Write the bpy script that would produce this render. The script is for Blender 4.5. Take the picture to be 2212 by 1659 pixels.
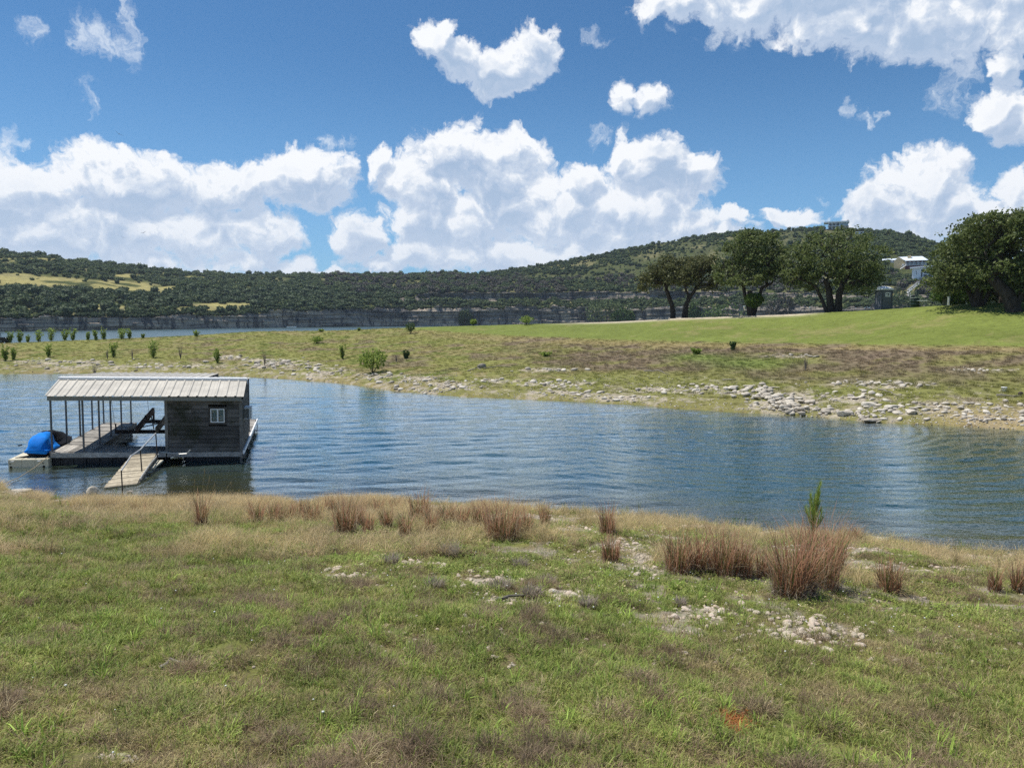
import bpy, math, random
import numpy as np
from mathutils import Vector, Matrix
random.seed(7); RNG = np.random.default_rng(11)
SC = bpy.context.scene
for o in list(bpy.data.objects): bpy.data.objects.remove(o)
R = math.radians

# ------------------------------------------------------------------ camera
# all picture measurements below were taken on a 2212 x 1659 copy of the photograph
FOC = 2212*26/36.0
CX, CY = 1106.0, 829.5
EYE = 5.0                                   # metres above the lake
PITCH = math.atan((CY-690)/FOC)
cam = bpy.data.cameras.new('camera'); camo = bpy.data.objects.new('camera', cam)
SC.collection.objects.link(camo); SC.camera = camo
cam.lens = 26; cam.sensor_width = 36; cam.clip_start = 0.05; cam.clip_end = 6000
camo.location = (0, 0, EYE); camo.rotation_euler = (math.pi/2-PITCH, 0, 0)

# ------------------------------------------------------------------ light
SUN_EL, SUN_AZ = 67.0, -72.0                # azimuth from +Y (view direction), negative = left
sdir = Vector((math.sin(R(SUN_AZ))*math.cos(R(SUN_EL)), math.cos(R(SUN_AZ))*math.cos(R(SUN_EL)), math.sin(R(SUN_EL))))
sun = bpy.data.lights.new('sun', 'SUN'); sun.energy = 4.6; sun.angle = R(0.55); sun.color = (1.0, 0.955, 0.88)
suno = bpy.data.objects.new('sun', sun); SC.collection.objects.link(suno)
suno.rotation_euler = (-sdir).to_track_quat('-Z', 'Y').to_euler()
SC.view_settings.view_transform = 'Standard'; SC.view_settings.look = 'None'
SC.view_settings.exposure = 0.32; SC.view_settings.gamma = 1.0; SC.view_settings.use_curve_mapping = False
SC.cycles.max_bounces = 8; SC.cycles.transparent_max_bounces = 12
SC.cycles.diffuse_bounces = 3; SC.cycles.glossy_bounces = 3
try:
    SC.cycles.use_denoising = False
except Exception: pass

def ray(xu, yu):
    a = (np.asarray(xu, float)-CX)/FOC; b = (CY-np.asarray(yu, float))/FOC
    a, b = np.broadcast_arrays(a, b)
    return a, math.cos(PITCH)+b*math.sin(PITCH), -math.sin(PITCH)+b*math.cos(PITCH)
def azslope(xu, yu):
    dx, dy, dz = ray(xu, yu); h = np.hypot(dx, dy)
    return np.degrees(np.arctan2(dx, dy)), dz/h
def proj(x, y, z):
    z = np.asarray(z)-EYE
    f = y*math.cos(PITCH)-z*math.sin(PITCH); u = y*math.sin(PITCH)+z*math.cos(PITCH)
    f = np.where(np.abs(f) < 1e-6, 1e-6, f)
    return CX+FOC*x/f, CY-FOC*u/f

# ------------------------------------------------------------------ node helpers
class NT:
    def __init__(s, tree): s.t = tree
    def n(s, typ, props=None, **inp):
        nd = s.t.nodes.new(typ)
        for k, v in (props or {}).items(): setattr(nd, k, v)
        for k, v in inp.items():
            key = int(k[1:]) if k[0] == 'i' and k[1:].isdigit() else k.replace('_', ' ')
            s.set(nd.inputs[key], v)
        return nd
    def set(s, sock, v):
        if isinstance(v, bpy.types.NodeSocket): s.t.links.new(v, sock)
        elif isinstance(v, bpy.types.Node): s.t.links.new(v.outputs[0], sock)
        else: sock.default_value = v
    def m(s, op, a, b=0.0, c=0.0, clamp=False):
        nd = s.t.nodes.new('ShaderNodeMath'); nd.operation = op; nd.use_clamp = clamp
        for i, v in enumerate((a, b, c)): s.set(nd.inputs[i], v)
        return nd.outputs[0]
    def vm(s, op, a, b=(0, 0, 0), c=(0, 0, 0), sc=None):
        nd = s.t.nodes.new('ShaderNodeVectorMath'); nd.operation = op
        s.set(nd.inputs[0], a); s.set(nd.inputs[1], b)
        if op == 'MULTIPLY_ADD': s.set(nd.inputs[2], c)
        if sc is not None: s.set(nd.inputs['Scale'], sc)
        return nd.outputs['Value'] if op in ('DOT_PRODUCT', 'LENGTH', 'DISTANCE') else nd.outputs[0]
    def mr(s, v, a, b, c=0.0, d=1.0, smooth=True):
        nd = s.t.nodes.new('ShaderNodeMapRange')
        if smooth: nd.interpolation_type = 'SMOOTHSTEP'
        for i, x in enumerate((v, a, b, c, d)): s.set(nd.inputs[i], x)
        return nd.outputs[0]
    def noise(s, vec, scale, detail=4, rough=0.55, dist=0.0, out=0, dim='3D'):
        nd = s.t.nodes.new('ShaderNodeTexNoise'); nd.noise_dimensions = dim; s.set(nd.inputs['Vector'], vec)
        s.set(nd.inputs['Scale'], scale); s.set(nd.inputs['Detail'], detail); s.set(nd.inputs['Roughness'], rough)
        s.set(nd.inputs['Distortion'], dist)
        return nd.outputs[out]
    def mix(s, f, a, b, typ='MIX'):
        nd = s.t.nodes.new('ShaderNodeMix'); nd.data_type = 'RGBA'; nd.blend_type = typ
        s.set(nd.inputs[0], f); s.set(nd.inputs[6], a); s.set(nd.inputs[7], b)
        return nd.outputs[2]
    def ramp(s, f, stops):
        nd = s.t.nodes.new('ShaderNodeValToRGB'); s.set(nd.inputs[0], f)
        el = nd.color_ramp.elements
        while len(el) < len(stops): el.new(0.5)
        for e, (p, c) in zip(el, stops): e.position = p; e.color = tuple(c)+(1,)
        return nd.outputs[0]
def c4(c): return (c[0], c[1], c[2], 1.0)

# ------------------------------------------------------------------ sky with clouds
W = bpy.data.worlds.new('World'); SC.world = W; W.use_nodes = True
def build_world():
    t = NT(W.node_tree); W.node_tree.nodes.clear()
    sky = t.n('ShaderNodeTexSky', dict(sky_type='NISHITA', sun_disc=False, sun_elevation=R(SUN_EL), sun_rotation=R(SUN_AZ),
              air_density=1.0, dust_density=0.35, ozone_density=2.2, altitude=250))
    tc = t.n('ShaderNodeTexCoord'); g = t.vm('NORMALIZE', tc.outputs['Generated'])
    sp = t.n('ShaderNodeSeparateXYZ', None, i0=g)
    az = t.m('ARCTAN2', sp.outputs[0], sp.outputs[1]); el = t.m('ARCSINE', sp.outputs[2])
    # angular map in units of 0.1 rad, so cloud sizes read as numbers near one
    P0 = t.n('ShaderNodeCombineXYZ', None, i0=t.m('MULTIPLY', az, 10.0), i1=t.m('MULTIPLY', el, 10.0), i2=0.0).outputs[0]
    def blobs(P, lst):
        F = -1.0
        for (x, y, rx, ry, w) in lst:
            a, s = azslope(x, y); a = math.radians(float(a))*10; e = math.atan(float(s))*10
            k = 10/FOC; ax = rx*k*math.cos(a/10)**1.6; by = ry*k*math.cos(a/10)
            q = t.vm('MULTIPLY_ADD', P, (1/ax, 1/by, 0), (-a/ax, -e/by, 0))
            F = t.m('MAXIMUM', F, t.m('MULTIPLY_ADD', t.vm('DOT_PRODUCT', q, q), -w, w))
        return F
    big = [(40,420,120,80,1),(200,385,120,62,1),(320,400,130,60,1),(470,410,120,52,1),(655,388,112,72,1),(560,410,80,50,.9),
           (110,490,140,80,1),(270,500,150,75,1),(420,500,150,75,1),(560,500,95,60,.8),(-120,430,170,100,1),(200,570,300,42,.62),(480,570,220,35,.55),
           (768,512,62,55,1),(815,575,55,16,.8),(700,590,80,16,.6),
           (1010,350,125,90,1),(915,400,90,72,1),(960,480,140,85,1),(1100,420,120,110,1),(1090,320,60,50,.9),(822,350,28,38,.7),
           (1210,470,100,85,1),(1250,400,60,45,.8),(1410,370,95,75,1),(1480,380,75,58,1),(1380,440,130,65,1),(1450,490,100,52,1),(1320,510,130,60,1),
           (1040,555,230,40,.9),(1260,550,200,42,.9),(1585,462,48,28,.8),(1560,500,70,22,.7),(920,540,90,38,.9),(1360,335,30,45,.8),
           (1980,400,125,72,1),(1930,450,125,62,1),(2060,450,90,62,1),(1860,470,60,34,.9),(1705,468,60,22,.9),(1960,500,190,40,.9),
           (2190,420,42,72,1),(2215,480,90,60,1),(2330,430,120,90,1),
           (945,88,42,44,.9),(1000,128,60,38,.95),(1075,160,68,48,1),(1150,122,66,56,1),(930,70,25,24,.6),
           (1360,212,34,30,.6),(1415,215,40,34,.6),
           (1460,-5,95,40,1),(1640,10,170,58,1),(1800,30,150,68,1),(1950,40,150,85,1),(2080,50,130,90,1),(2190,10,170,110,1),(1900,-60,500,90,1),
           (2190,145,45,48,1),(2150,235,70,42,1),(2205,270,50,52,1)]
    thin = [(180,70,32,48,.62),(230,85,70,40,.7),(285,80,22,60,.55),(265,15,14,36,.5),(62,70,40,26,.38),(15,312,34,32,.65),(712,308,24,20,.5),(752,312,28,16,.42),
            (1845,232,16,18,.6),(1870,258,18,18,.6),(1905,252,12,8,.5),(1295,296,26,24,.42),(190,220,22,32,.35),(1290,78,30,12,.4),(1550,92,40,26,.45),(2080,200,60,50,.35),(1770,440,16,9,.5)]
    def field(P, bl, det):
        wob = t.noise(P, 1.6, 5 if det else 2, 0.6, 0, 1, '2D')
        P2 = t.vm('MULTIPLY_ADD', wob, (0.62, 0.5, 0), t.vm('ADD', P, (-0.31, -0.25, 0)))
        F = blobs(P2, bl)
        vo = t.n('ShaderNodeTexVoronoi', dict(feature='SMOOTH_F1' if det else 'F1', voronoi_dimensions='2D'), Vector=P2, Scale=1.7, Detail=3.0 if det else 1.0, Roughness=0.62, Lacunarity=2.1)
        try: vo.normalize = True
        except Exception: pass
        if det: vo.inputs['Smoothness'].default_value = 0.35
        b = t.m('SUBTRACT', 0.42, vo.outputs['Distance'])
        return F, b, P2
    F1, b1, P2 = field(P0, big, True)
    sh = 0.16
    Pup = t.vm('ADD', P0, (-0.06, sh, 0))
    F2, b2, _ = field(Pup, big, False)
    # far-round clouds outside the framed part of the sky: same kind of field from noise
    sideN = t.noise(t.vm('MULTIPLY', P0, (1, 1.7, 1)), 0.42, 3, 0.5, dim='2D')
    outm = t.mr(t.m('ABSOLUTE', az), R(37), R(44))
    upm = t.mr(el, R(33), R(40))
    om = t.m('MAXIMUM', outm, upm)
    G = t.m('MULTIPLY_ADD', t.m('SUBTRACT', sideN, 0.68), 7.0, t.m('MULTIPLY_ADD', om, 1.6, -1.6))
    F1 = t.m('MAXIMUM', F1, G)
    D1 = t.m('MULTIPLY_ADD', b1, 1.9, F1)
    fine = t.noise(P2, 5.0, 6, 0.66, dim='2D')
    D1 = t.m('MULTIPLY_ADD', t.m('SUBTRACT', fine, 0.5), 1.25, D1)
    alpha = t.mr(D1, -0.02, 0.62)
    # self shading: thinner towards the sun = lit, thicker towards the sun = shaded
    D2 = t.m('MULTIPLY_ADD', b2, 1.9, F2)
    diff = t.m('SUBTRACT', t.m('MULTIPLY_ADD', b1, 1.9, t.m('MAXIMUM', F1, -1.0)), D2)
    lit = t.m('MULTIPLY_ADD', diff, 1.4, 0.38)
    lit = t.m('MULTIPLY_ADD', t.m('SUBTRACT', fine, 0.5), -0.8, lit, clamp=True)
    body = t.mr(D1, 0.1, 1.5)
    lowf = t.noise(t.vm('MULTIPLY', P0, (1, 1.5, 1)), 1.15, 4, 0.6, dim='2D')
    lit = t.m('MULTIPLY_ADD', t.m('SUBTRACT', lowf, 0.48), -1.9, lit, clamp=True)
    shade = t.m('MULTIPLY_ADD', body, -0.50, t.m('MULTIPLY_ADD', lit, 1.0, 0.42), clamp=True)
    ccol = t.ramp(shade, [(0.0, (0.38, 0.50, 0.68)), (0.3, (0.48, 0.58, 0.74)), (0.62, (0.62, 0.70, 0.82)), (1.0, (0.93, 0.95, 0.98))])
    # thin wisps
    wobt = t.noise(P0, 2.6, 4, 0.6, 0, 1, '2D')
    P3 = t.vm('MULTIPLY_ADD', wobt, (0.6, 0.45, 0), t.vm('ADD', P0, (-0.30, -0.225, 0)))
    Ft = blobs(P3, thin)
    wt = t.noise(t.vm('MULTIPLY', P3, (1.0, 0.7, 1)), 5.5, 6, 0.68, dim='2D')
    at = t.m('MULTIPLY', t.mr(t.m('ADD', Ft, t.m('MULTIPLY_ADD', wt, 1.8, -1.0)), -0.2, 0.95), 0.72)
    # low haze band near the horizon
    hz = t.m('MULTIPLY', t.mr(el, R(20), R(-1)), 0.42)
    skyc = t.mix(1.0, sky.outputs[0], (0.62, 1.06, 1.36, 1), 'MULTIPLY')
    SK = 0.060
    inv = 0.84/SK
    hzc = t.mix(hz, skyc, (0.32*inv, 0.60*inv, 1.0*inv, 1))
    c1 = t.mix(at, hzc, (0.84*inv, 0.90*inv, 0.97*inv, 1))
    cc = t.vm('SCALE', ccol, sc=inv)
    low = t.mr(el, R(12), R(2), 0.0, 0.45)
    cc = t.mix(low, cc, (0.60*inv, 0.70*inv, 0.84*inv, 1))
    c2 = t.mix(alpha, c1, cc)
    # nothing below the horizon but a dull ground tone
    bel = t.mr(sp.outputs[2], -0.02, -0.06)
    c3 = t.mix(bel, c2, (0.9, 1.0, 0.8, 1))
    bg = t.n('ShaderNodeBackground', None, Color=c3, Strength=SK)
    out = t.n('ShaderNodeOutputWorld', None, Surface=bg)
build_world()
W.cycles.sampling_method = 'MANUAL'; W.cycles.sample_map_resolution = 512
# ------------------------------------------------------------------ numeric noise
def _h(ix, iy, seed):
    n = (ix.astype(np.int64)*374761393 + iy.astype(np.int64)*668265263 + seed*1442695041) & 0x7fffffff
    n = ((n ^ (n >> 13))*1274126177) & 0x7fffffff
    return ((n ^ (n >> 16)) & 0xffff)/65535.0
def vnoise(x, y, seed=0):
    ix = np.floor(x); iy = np.floor(y); fx = x-ix; fy = y-iy
    fx = fx*fx*(3-2*fx); fy = fy*fy*(3-2*fy)
    a = _h(ix, iy, seed); b = _h(ix+1, iy, seed); c = _h(ix, iy+1, seed); d = _h(ix+1, iy+1, seed)
    return (a+(b-a)*fx)*(1-fy)+(c+(d-c)*fx)*fy
def fbm(x, y, octv=4, seed=0, gain=0.5):
    s = 0; a = 1; t = 0
    for i in range(octv):
        s = s+a*vnoise(x*2**i+17.3*i, y*2**i-9.1*i, seed+i); t += a; a *= gain
    return s/t
def sstep(x, a, b):
    t = np.clip((x-a)/(b-a), 0, 1); return t*t*(3-2*t)

# ------------------------------------------------------------------ profiles of the land along each bearing
def keyed(pts):
    xs = np.array([float(azslope(p[0], 700)[0]) for p in pts]); ys = np.array([p[1] for p in pts], float)
    return lambda az: np.interp(az, xs, ys)
def shore_d(pts):                                    # picture height of a waterline -> distance
    xs, ds = [], []
    for xu, yu in pts:
        a, s = azslope(xu, yu); xs.append(float(a)); ds.append(-EYE/float(s))
    xs = np.array(xs); ds = np.array(ds)
    return lambda az: np.interp(az, xs, ds)
NS_in = shore_d([(-500,1030),(-200,1040),(0,1050),(70,1070),(150,1083),(300,1092),(560,1088),(700,1086),(927,1089),(1059,1092),(1224,1105),(1422,1121),(1652,1150),(1877,1163),(2024,1187),(2212,1202),(2500,1235)])
FS_in = shore_d([(-500,804),(-200,806),(0,808),(300,808),(480,812),(600,818),(750,830),(850,845),(1000,858),(1200,866),(1400,877),(1459,883),(1620,893),(1740,899),(1900,914),(2050,920),(2212,929),(2500,945)])
CD = keyed([(-400,112),(0,108),(500,110),(900,102),(1300,92),(1700,84),(2000,78),(2212,75),(2500,72)])
CY_U = keyed([(-400,744),(0,743.5),(181,736),(429,725),(544,717),(730,715),(908,707),(1092,702),(1340,695),(1459,688),(1693,680),(1891,670),(2010,661.6),(2128,655),(2212,653.5),(2500,648)])
def slope_of(az, yu):                                # slope of the line of sight for a picture height at a bearing
    xu = CX+FOC*np.tan(np.radians(az))*1.0
    for _ in range(3):
        a, s = azslope(xu, yu); xu = xu+(az-a)*FOC*math.pi/180/np.cos(np.radians(az))**2
    return azslope(xu, yu)[1]
_ka = np.linspace(-46, 46, 93)
_cz = EYE+slope_of(_ka, CY_U(_ka))*CD(_ka)
CZ = lambda az: np.interp(az, _ka, _cz)

def ground_z(az, d, fine=True):
    """height of the near land and the lake bed (az in degrees, d in metres)"""
    aaz = np.abs(az)
    back = sstep(aaz, 50, 85)
    ns = NS_in(az)*(1-back)+70*back; ns = np.where(aaz > 88, 1e5, ns)
    fs = np.maximum(FS_in(az), ns+8)
    cd = np.maximum(CD(az), fs+25); cz = CZ(az)
    x = d*np.sin(np.radians(az)); y = d*np.cos(np.radians(az))
    s = np.clip(d/ns, 0, 1)
    zn = 3.4*(1-s)+0.28*np.sin(s*np.pi)
    zn = np.where(aaz > 88, 3.4+0.012*d, zn)
    t = np.clip((d-ns)/(fs-ns), 0, 1)
    bed = -2.3*np.clip(np.sin(np.pi*t), 0, 1)**0.75
    m = np.clip((d-fs)/(cd-fs), 0, 1)
    zf = 0.12*sstep(d-fs, 0, 0.8)+(cz-0.12)*(0.82*m+0.18*m*m)
    q = d-cd
    zb = cz-(cz+4)*sstep(q, 5, 60)-0.01*np.clip(q, 0, 400)
    zb = np.maximum(zb, -5.0)
    z = np.where(d < ns, zn, np.where(d < fs, bed, np.where(d < cd, zf, zb)))
    if fine:
        land = (d < ns) | ((d > fs) & (d < cd+20))
        edge = np.minimum(np.abs(d-ns), np.abs(d-fs)); e = np.clip(edge/3, 0.08, 1)
        crest = np.where(d > fs, np.clip(1-m, 0.12, 1), 1)
        z = z+land*e*crest*((fbm(x*0.35, y*0.35, 3, 3)-0.5)*0.30+(fbm(x*1.6, y*1.6, 3, 8)-0.5)*0.12)
    return z
def gz(x, y):
    return ground_z(np.degrees(np.arctan2(x, y)), np.hypot(x, y))
def on_ground(xu, yu, dmin=1.0, dmax=140.0):
    """where the line of sight through a picture point meets the land (or the water surface)"""
    a, s = azslope(xu, yu); a = float(a); s = float(s)
    d = np.geomspace(dmin, dmax, 3000); g = np.maximum(ground_z(np.full_like(d, a), d), 0.0)
    h = EYE+s*d; k = np.argmax(h <= g)
    if not (h <= g).any(): k = int(np.argmin(h-g))
    dd = float(d[k]); zz = float(ground_z(np.array([a]), np.array([dd]))[0])
    return dd*math.sin(R(a)), dd*math.cos(R(a)), zz
def at_dist(xu, yu, d):                              # point on the line of sight at a horizontal distance
    a, s = azslope(xu, yu); a = float(a)
    return Vector((d*math.sin(R(a)), d*math.cos(R(a)), EYE+float(s)*d))

# ------------------------------------------------------------------ object helpers
def link(o, parent=None):
    SC.collection.objects.link(o)
    if parent is not None: o.parent = parent
    return o
def tag(o, label=None, cat=None, group=None, kind=None):
    if label: o['label'] = label
    if cat: o['category'] = cat
    if group: o['group'] = group
    if kind: o['kind'] = kind
    return o
def mesh_np(name, V, F, mat=None, smooth=False, attrs=None):
    """V (n,3) array, F (m,k) array with k equal for every face"""
    me = bpy.data.meshes.new(name); V = np.ascontiguousarray(V, np.float32); F = np.ascontiguousarray(F, np.int32)
    k = F.shape[1]; me.vertices.add(len(V)); me.loops.add(F.size); me.polygons.add(len(F))
    me.vertices.foreach_set('co', V.ravel()); me.loops.foreach_set('vertex_index', F.ravel())
    me.polygons.foreach_set('loop_start', np.arange(0, F.size, k, dtype=np.int32))
    try: me.polygons.foreach_set('loop_total', np.full(len(F), k, np.int32))
    except Exception: pass
    for an, (typ, arr) in (attrs or {}).items():
        at = me.attributes.new(an, typ, 'POINT')
        at.data.foreach_set('color' if 'COLOR' in typ else ('vector' if 'VECTOR' in typ else 'value'), np.ascontiguousarray(arr, np.float32).ravel())
    me.update(calc_edges=True); me.validate()
    if smooth: me.polygons.foreach_set('use_smooth', np.ones(len(me.polygons), bool))
    if mat: me.materials.append(mat)
    return me
def grid_faces(nr, nc, wrap=False):
    i = np.arange(nr-1)[:, None]; j = np.arange(nc if wrap else nc-1)[None, :]; j2 = (j+1) % nc
    return np.stack([i*nc+j, i*nc+j2, (i+1)*nc+j2, (i+1)*nc+j], -1).reshape(-1, 4)
def empty(name, loc, rz=0.0):
    o = bpy.data.objects.new(name, None); o.location = loc; o.rotation_euler = (0, 0, rz); o.empty_display_size = 0.2
    return link(o)
def newmat(name):
    m = bpy.data.materials.new(name); m.use_nodes = True; m.node_tree.nodes.clear()
    return m, NT(m.node_tree)
def out(t, sh): t.n('ShaderNodeOutputMaterial', None, Surface=sh)
def bsdf(t, col, rough=0.85, spec=0.25, normal=None, metal=0.0):
    b = t.n('ShaderNodeBsdfPrincipled')
    t.set(b.inputs['Base Color'], c4(col) if isinstance(col, tuple) and len(col) == 3 else col)
    t.set(b.inputs['Roughness'], rough); t.set(b.inputs['Specular IOR Level'], spec); t.set(b.inputs['Metallic'], metal)
    if normal is not None: t.set(b.inputs['Normal'], normal)
    return b.outputs[0]
def bump(t, h, strength=0.5, dist=0.02):
    return t.n('ShaderNodeBump', None, Strength=strength, Distance=dist, Height=h).outputs[0]

# ------------------------------------------------------------------ colours of the land
GREEN = np.array([0.115, 0.150, 0.036]); LAWN = np.array([0.150, 0.180, 0.042]); OLIVE = np.array([0.155, 0.155, 0.048])
STRAW = np.array([0.30, 0.235, 0.120]); PURP = np.array([0.140, 0.105, 0.075]); SOIL = np.array([0.150, 0.105, 0.068])
ROCKY = np.array([0.46, 0.40, 0.31]); SAND = np.array([0.30, 0.23, 0.115]); WETS = np.array([0.16, 0.115, 0.05])
lawn_y = keyed([(-400,640),(500,690),(800,703),(900,712),(1000,719),(1100,725),(1300,733),(1600,740),(1900,745),(2212,747),(2500,750)])
STONY = [(590,782,70,9),(500,773,45,5),(120,782,120,6),(300,792,200,8),(610,790,90,10),(700,805,70,12),(823,815,60,9),(900,823,60,9),(958,832,60,8),(919,845,50,6),(1000,838,40,6),(1069,823,60,5),
         (1169,829,60,7),(1238,832,60,9),(1190,850,60,7),(1265,852,60,8),(1323,860,60,7),(1373,861,50,8),(1419,843,60,8),(1477,843,55,9),(1534,841,50,7),(1595,848,40,9),(1660,870,60,22),(1730,885,50,12),
         (1780,860,130,14),(1830,893,70,9),(1890,905,50,6),(1925,883,60,8),(1969,892,50,7),(2070,880,140,14),(2150,900,120,16),(1900,830,120,10),(1700,770,60,4),(2120,800,90,4),(1180,800,60,5)]
NEARROCK = [(1036,1258,60,14),(1214,1284,55,12),(894,1218,50,8),(763,1246,60,8),(1389,1208,45,20),(1241,1145,70,10),(1755,1360,90,20),(1527,1325,45,10),(1987,1232,200,10),(1660,1155,70,6),(1920,1168,70,6),
            (650,1092,60,6),(950,1096,120,8),(1140,1100,120,9),(1300,1120,90,8),(1500,1140,90,7),(2130,1206,120,7),(250,1640,26,5),(1080,1302,40,5),(1340,1180,80,16),(40,1066,60,14),(130,1085,60,8),(1150,1120,200,10),(1800,1190,200,10),(900,1105,200,8)]
def patches(xu, yu, lst, soft=0.5):
    w = np.zeros(np.shape(xu))
    for x, y, rx, ry in lst:
        q = ((xu-x)/rx)**2+((yu-y)/ry)**2
        w = np.maximum(w, np.clip(1.25-q, 0, 1))
    return w
def land_color(x, y, z):
    az = np.degrees(np.arctan2(x, y)); d = np.hypot(x, y)
    xu, yu = proj(x, y, z); xu = np.where(y > 0.5, xu, -9999)
    ns = NS_in(az); fs = FS_in(az)
    n1 = fbm(x*0.55, y*0.55, 4, 21); nf = np.where(d > 28, 0.42, 1.0); n2 = fbm(x*2.1*nf+5, y*2.1*nf, 4, 33); n3 = fbm(x*0.16, y*0.16, 3, 44); n4 = fbm(x*6*nf, y*6*nf, 3, 55)
    mixc = lambda a, b, w: a+(b-a)*w[..., None]
    N = np.shape(x)
    # near bank
    near = np.broadcast_to(OLIVE, N+(3,))*1.0
    gw = sstep(n1*0.6+n2*0.4, 0.44, 0.60)*1.0
    near = mixc(near, GREEN, gw)
    near = mixc(near, np.array([0.165, 0.130, 0.080]), sstep(n2*0.35+n4*0.65, 0.50, 0.62)*0.8)
    near = mixc(near, SOIL*1.3, sstep(n4*0.7+n1*0.3, 0.56, 0.68)*0.85)
    ins = ns-d
    dryb = sstep(ins, 0.4, 1.2)*(1-sstep(ins, 3.6, 5.6+2*n1))*sstep(xu, -3000, 1)*(1-0.8*sstep(xu, 1000, 1400))
    near = mixc(near, STRAW*0.8, np.clip(dryb*0.8, 0, 1))
    sh = (1-sstep(ins, 0.2, 1.0+1.6*n1))
    near = mixc(near, ROCKY*0.72, sh*0.75)
    nr = np.maximum(patches(xu, yu, NEARROCK), np.clip(1.6*sstep(fbm(x*1.3+3, y*1.3, 3, 190), 0.50, 0.66)*sstep(xu, 850, 1300)*sstep(1400-yu, 0, 60)*0.9, 0, 0.8))
    near = mixc(near, ROCKY*0.62, np.clip(nr*1.3*sstep(n2+n4, 0.85, 1.15), 0, 1))
    rd = np.clip(1.2-((xu-1590)/46)**2-((yu-1562)/26)**2, 0, 1)
    near = mixc(near, np.array([0.30, 0.105, 0.030]), np.clip(rd*1.4*sstep(n4, 0.35, 0.6), 0, 1))
    # far bank
    far = np.broadcast_to(OLIVE*1.22, N+(3,))*1.0
    far = mixc(far, LAWN*0.8, sstep(n1*0.5+n3*0.5, 0.46, 0.62)*0.8)
    far = mixc(far, STRAW*0.9, sstep(n2*0.5+n3*0.5, 0.50, 0.62)*0.55)
    lw = sstep(lawn_y(az)-yu+(n1-0.5)*3.0, -1.5, 1.5)
    band = np.exp(-((yu-(lawn_y(az)+9))/7)**2)*sstep(xu, 700, 1200)
    far = mixc(far, STRAW*0.85, np.clip(band*0.8, 0, 1))
    ptop = lawn_y(az)+9; pbot = 760+ (xu-1100)*0.052+10
    pb = sstep(yu, ptop, ptop+8)*(1-sstep(yu, pbot+8, pbot+34))*sstep(xu, 980, 1350)
    far = mixc(far, PURP*1.15, np.clip(pb*(0.25+0.9*sstep(n1*.5+n3*0.5, 0.42, 0.60)), 0, 0.85))
    far = mixc(far, PURP*1.2, sstep(fbm(x*0.35+40, y*0.5, 3, 160), 0.58, 0.68)*sstep(yu, 720, 735)*(1-sstep(yu, 790, 810))*0.7*sstep(xu, 150, 500))
    gp = np.exp(-((xu-1620)/110)**2-((yu-785)/14)**2)+np.exp(-((xu-1500)/60)**2-((yu-772)/8)**2)
    far = mixc(far, GREEN*1.2, np.clip(gp*0.9, 0, 0.85))
    low = sstep(yu, 790, 835)*sstep(xu, 1000, 1500)
    far = mixc(far, OLIVE*0.85+GREEN*0.2, low*0.5)
    sh2 = 1-sstep(d-fs, 0.5, 2.0+8*n1)
    far = mixc(far, SAND*0.75, sh2*0.30)
    wide = 1-sstep(d-fs, 2.5, 9+7*n1)
    st = patches(xu, yu, STONY)
    far = mixc(far, ROCKY*0.85, np.clip(st*1.5*sstep(n2*0.5+n4*0.5, 0.46, 0.58), 0, 0.9))
    far = mixc(far, ROCKY*0.75, np.clip(wide*sstep(n4*0.6+n2*0.4, 0.52, 0.66)*0.8, 0, 1))
    far = mixc(far, SAND, (1-sstep(d-fs, 0.3, 7.0))*sstep(xu, 1950, 2100)*0.7)
    lc = LAWN*(0.80+0.3*n1[..., None]+0.14*fbm(x*0.22, y*0.9, 3, 180)[..., None])
    lc = lc*(1-0.10*np.exp(-((yu-(lawn_y(az)-22))/20)**2)[..., None])
    lc = lc+(STRAW*0.9-lc)*(sstep(n2*.5+n3*.5, 0.54, 0.66)*0.35)[..., None]
    far = mixc(far, lc, lw)
    rdw = np.exp(-((d-(CD(az)+0.6))/1.6)**2)*sstep(xu, 1150, 1330)*(1-sstep(xu, 1700, 1800))
    far = mixc(far, np.array([0.50, 0.43, 0.33]), np.clip(rdw*1.5, 0, 1))
    # bed
    bed = np.broadcast_to(np.array([0.23, 0.19, 0.10]), N+(3,))*(0.8+0.4*n2[..., None])
    bed = mixc(bed, ROCKY, (1-sstep(d-ns, 0.5, 4.0))*0.75)
    bed = mixc(bed, WETS, (1-sstep(fs-d, 0.0, 3.0))*0.7)
    c = np.where((d < ns)[..., None], near, np.where((d < fs)[..., None], bed, far))
    return c, dict(gw=gw, dryb=dryb, pb=pb, lw=lw, st=st, nr=nr, n1=n1, n2=n2, n3=n3, n4=n4, xu=xu, yu=yu, ns=ns, fs=fs, d=d)

def mat_ground():
    m, t = newmat('ground_soil_and_turf')
    co = t.n('ShaderNodeNewGeometry').outputs['Position']
    a = t.n('ShaderNodeAttribute', dict(attribute_name='gcol')).outputs['Color']
    n1 = t.noise(co, 9.0, 6, 0.7); n2 = t.noise(co, 1.7, 5, 0.6); n3 = t.noise(co, 45.0, 4, 0.7)
    v = t.m('MULTIPLY', t.mr(n1, 0.25, 0.75, 0.62, 1.38, False), t.mr(n2, 0.3, 0.7, 0.82, 1.18, False))
    v = t.m('MULTIPLY', v, t.mr(n3, 0.25, 0.75, 0.75, 1.25, False))
    col = t.vm('MULTIPLY', a, t.n('ShaderNodeCombineXYZ', None, i0=v, i1=v, i2=v))
    h = t.m('ADD', t.m('MULTIPLY', n1, 0.6), t.m('MULTIPLY', n3, 0.4))
    out(t, bsdf(t, col, 0.95, 0.1, bump(t, h, 0.8, 0.05)))
    return m

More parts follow.
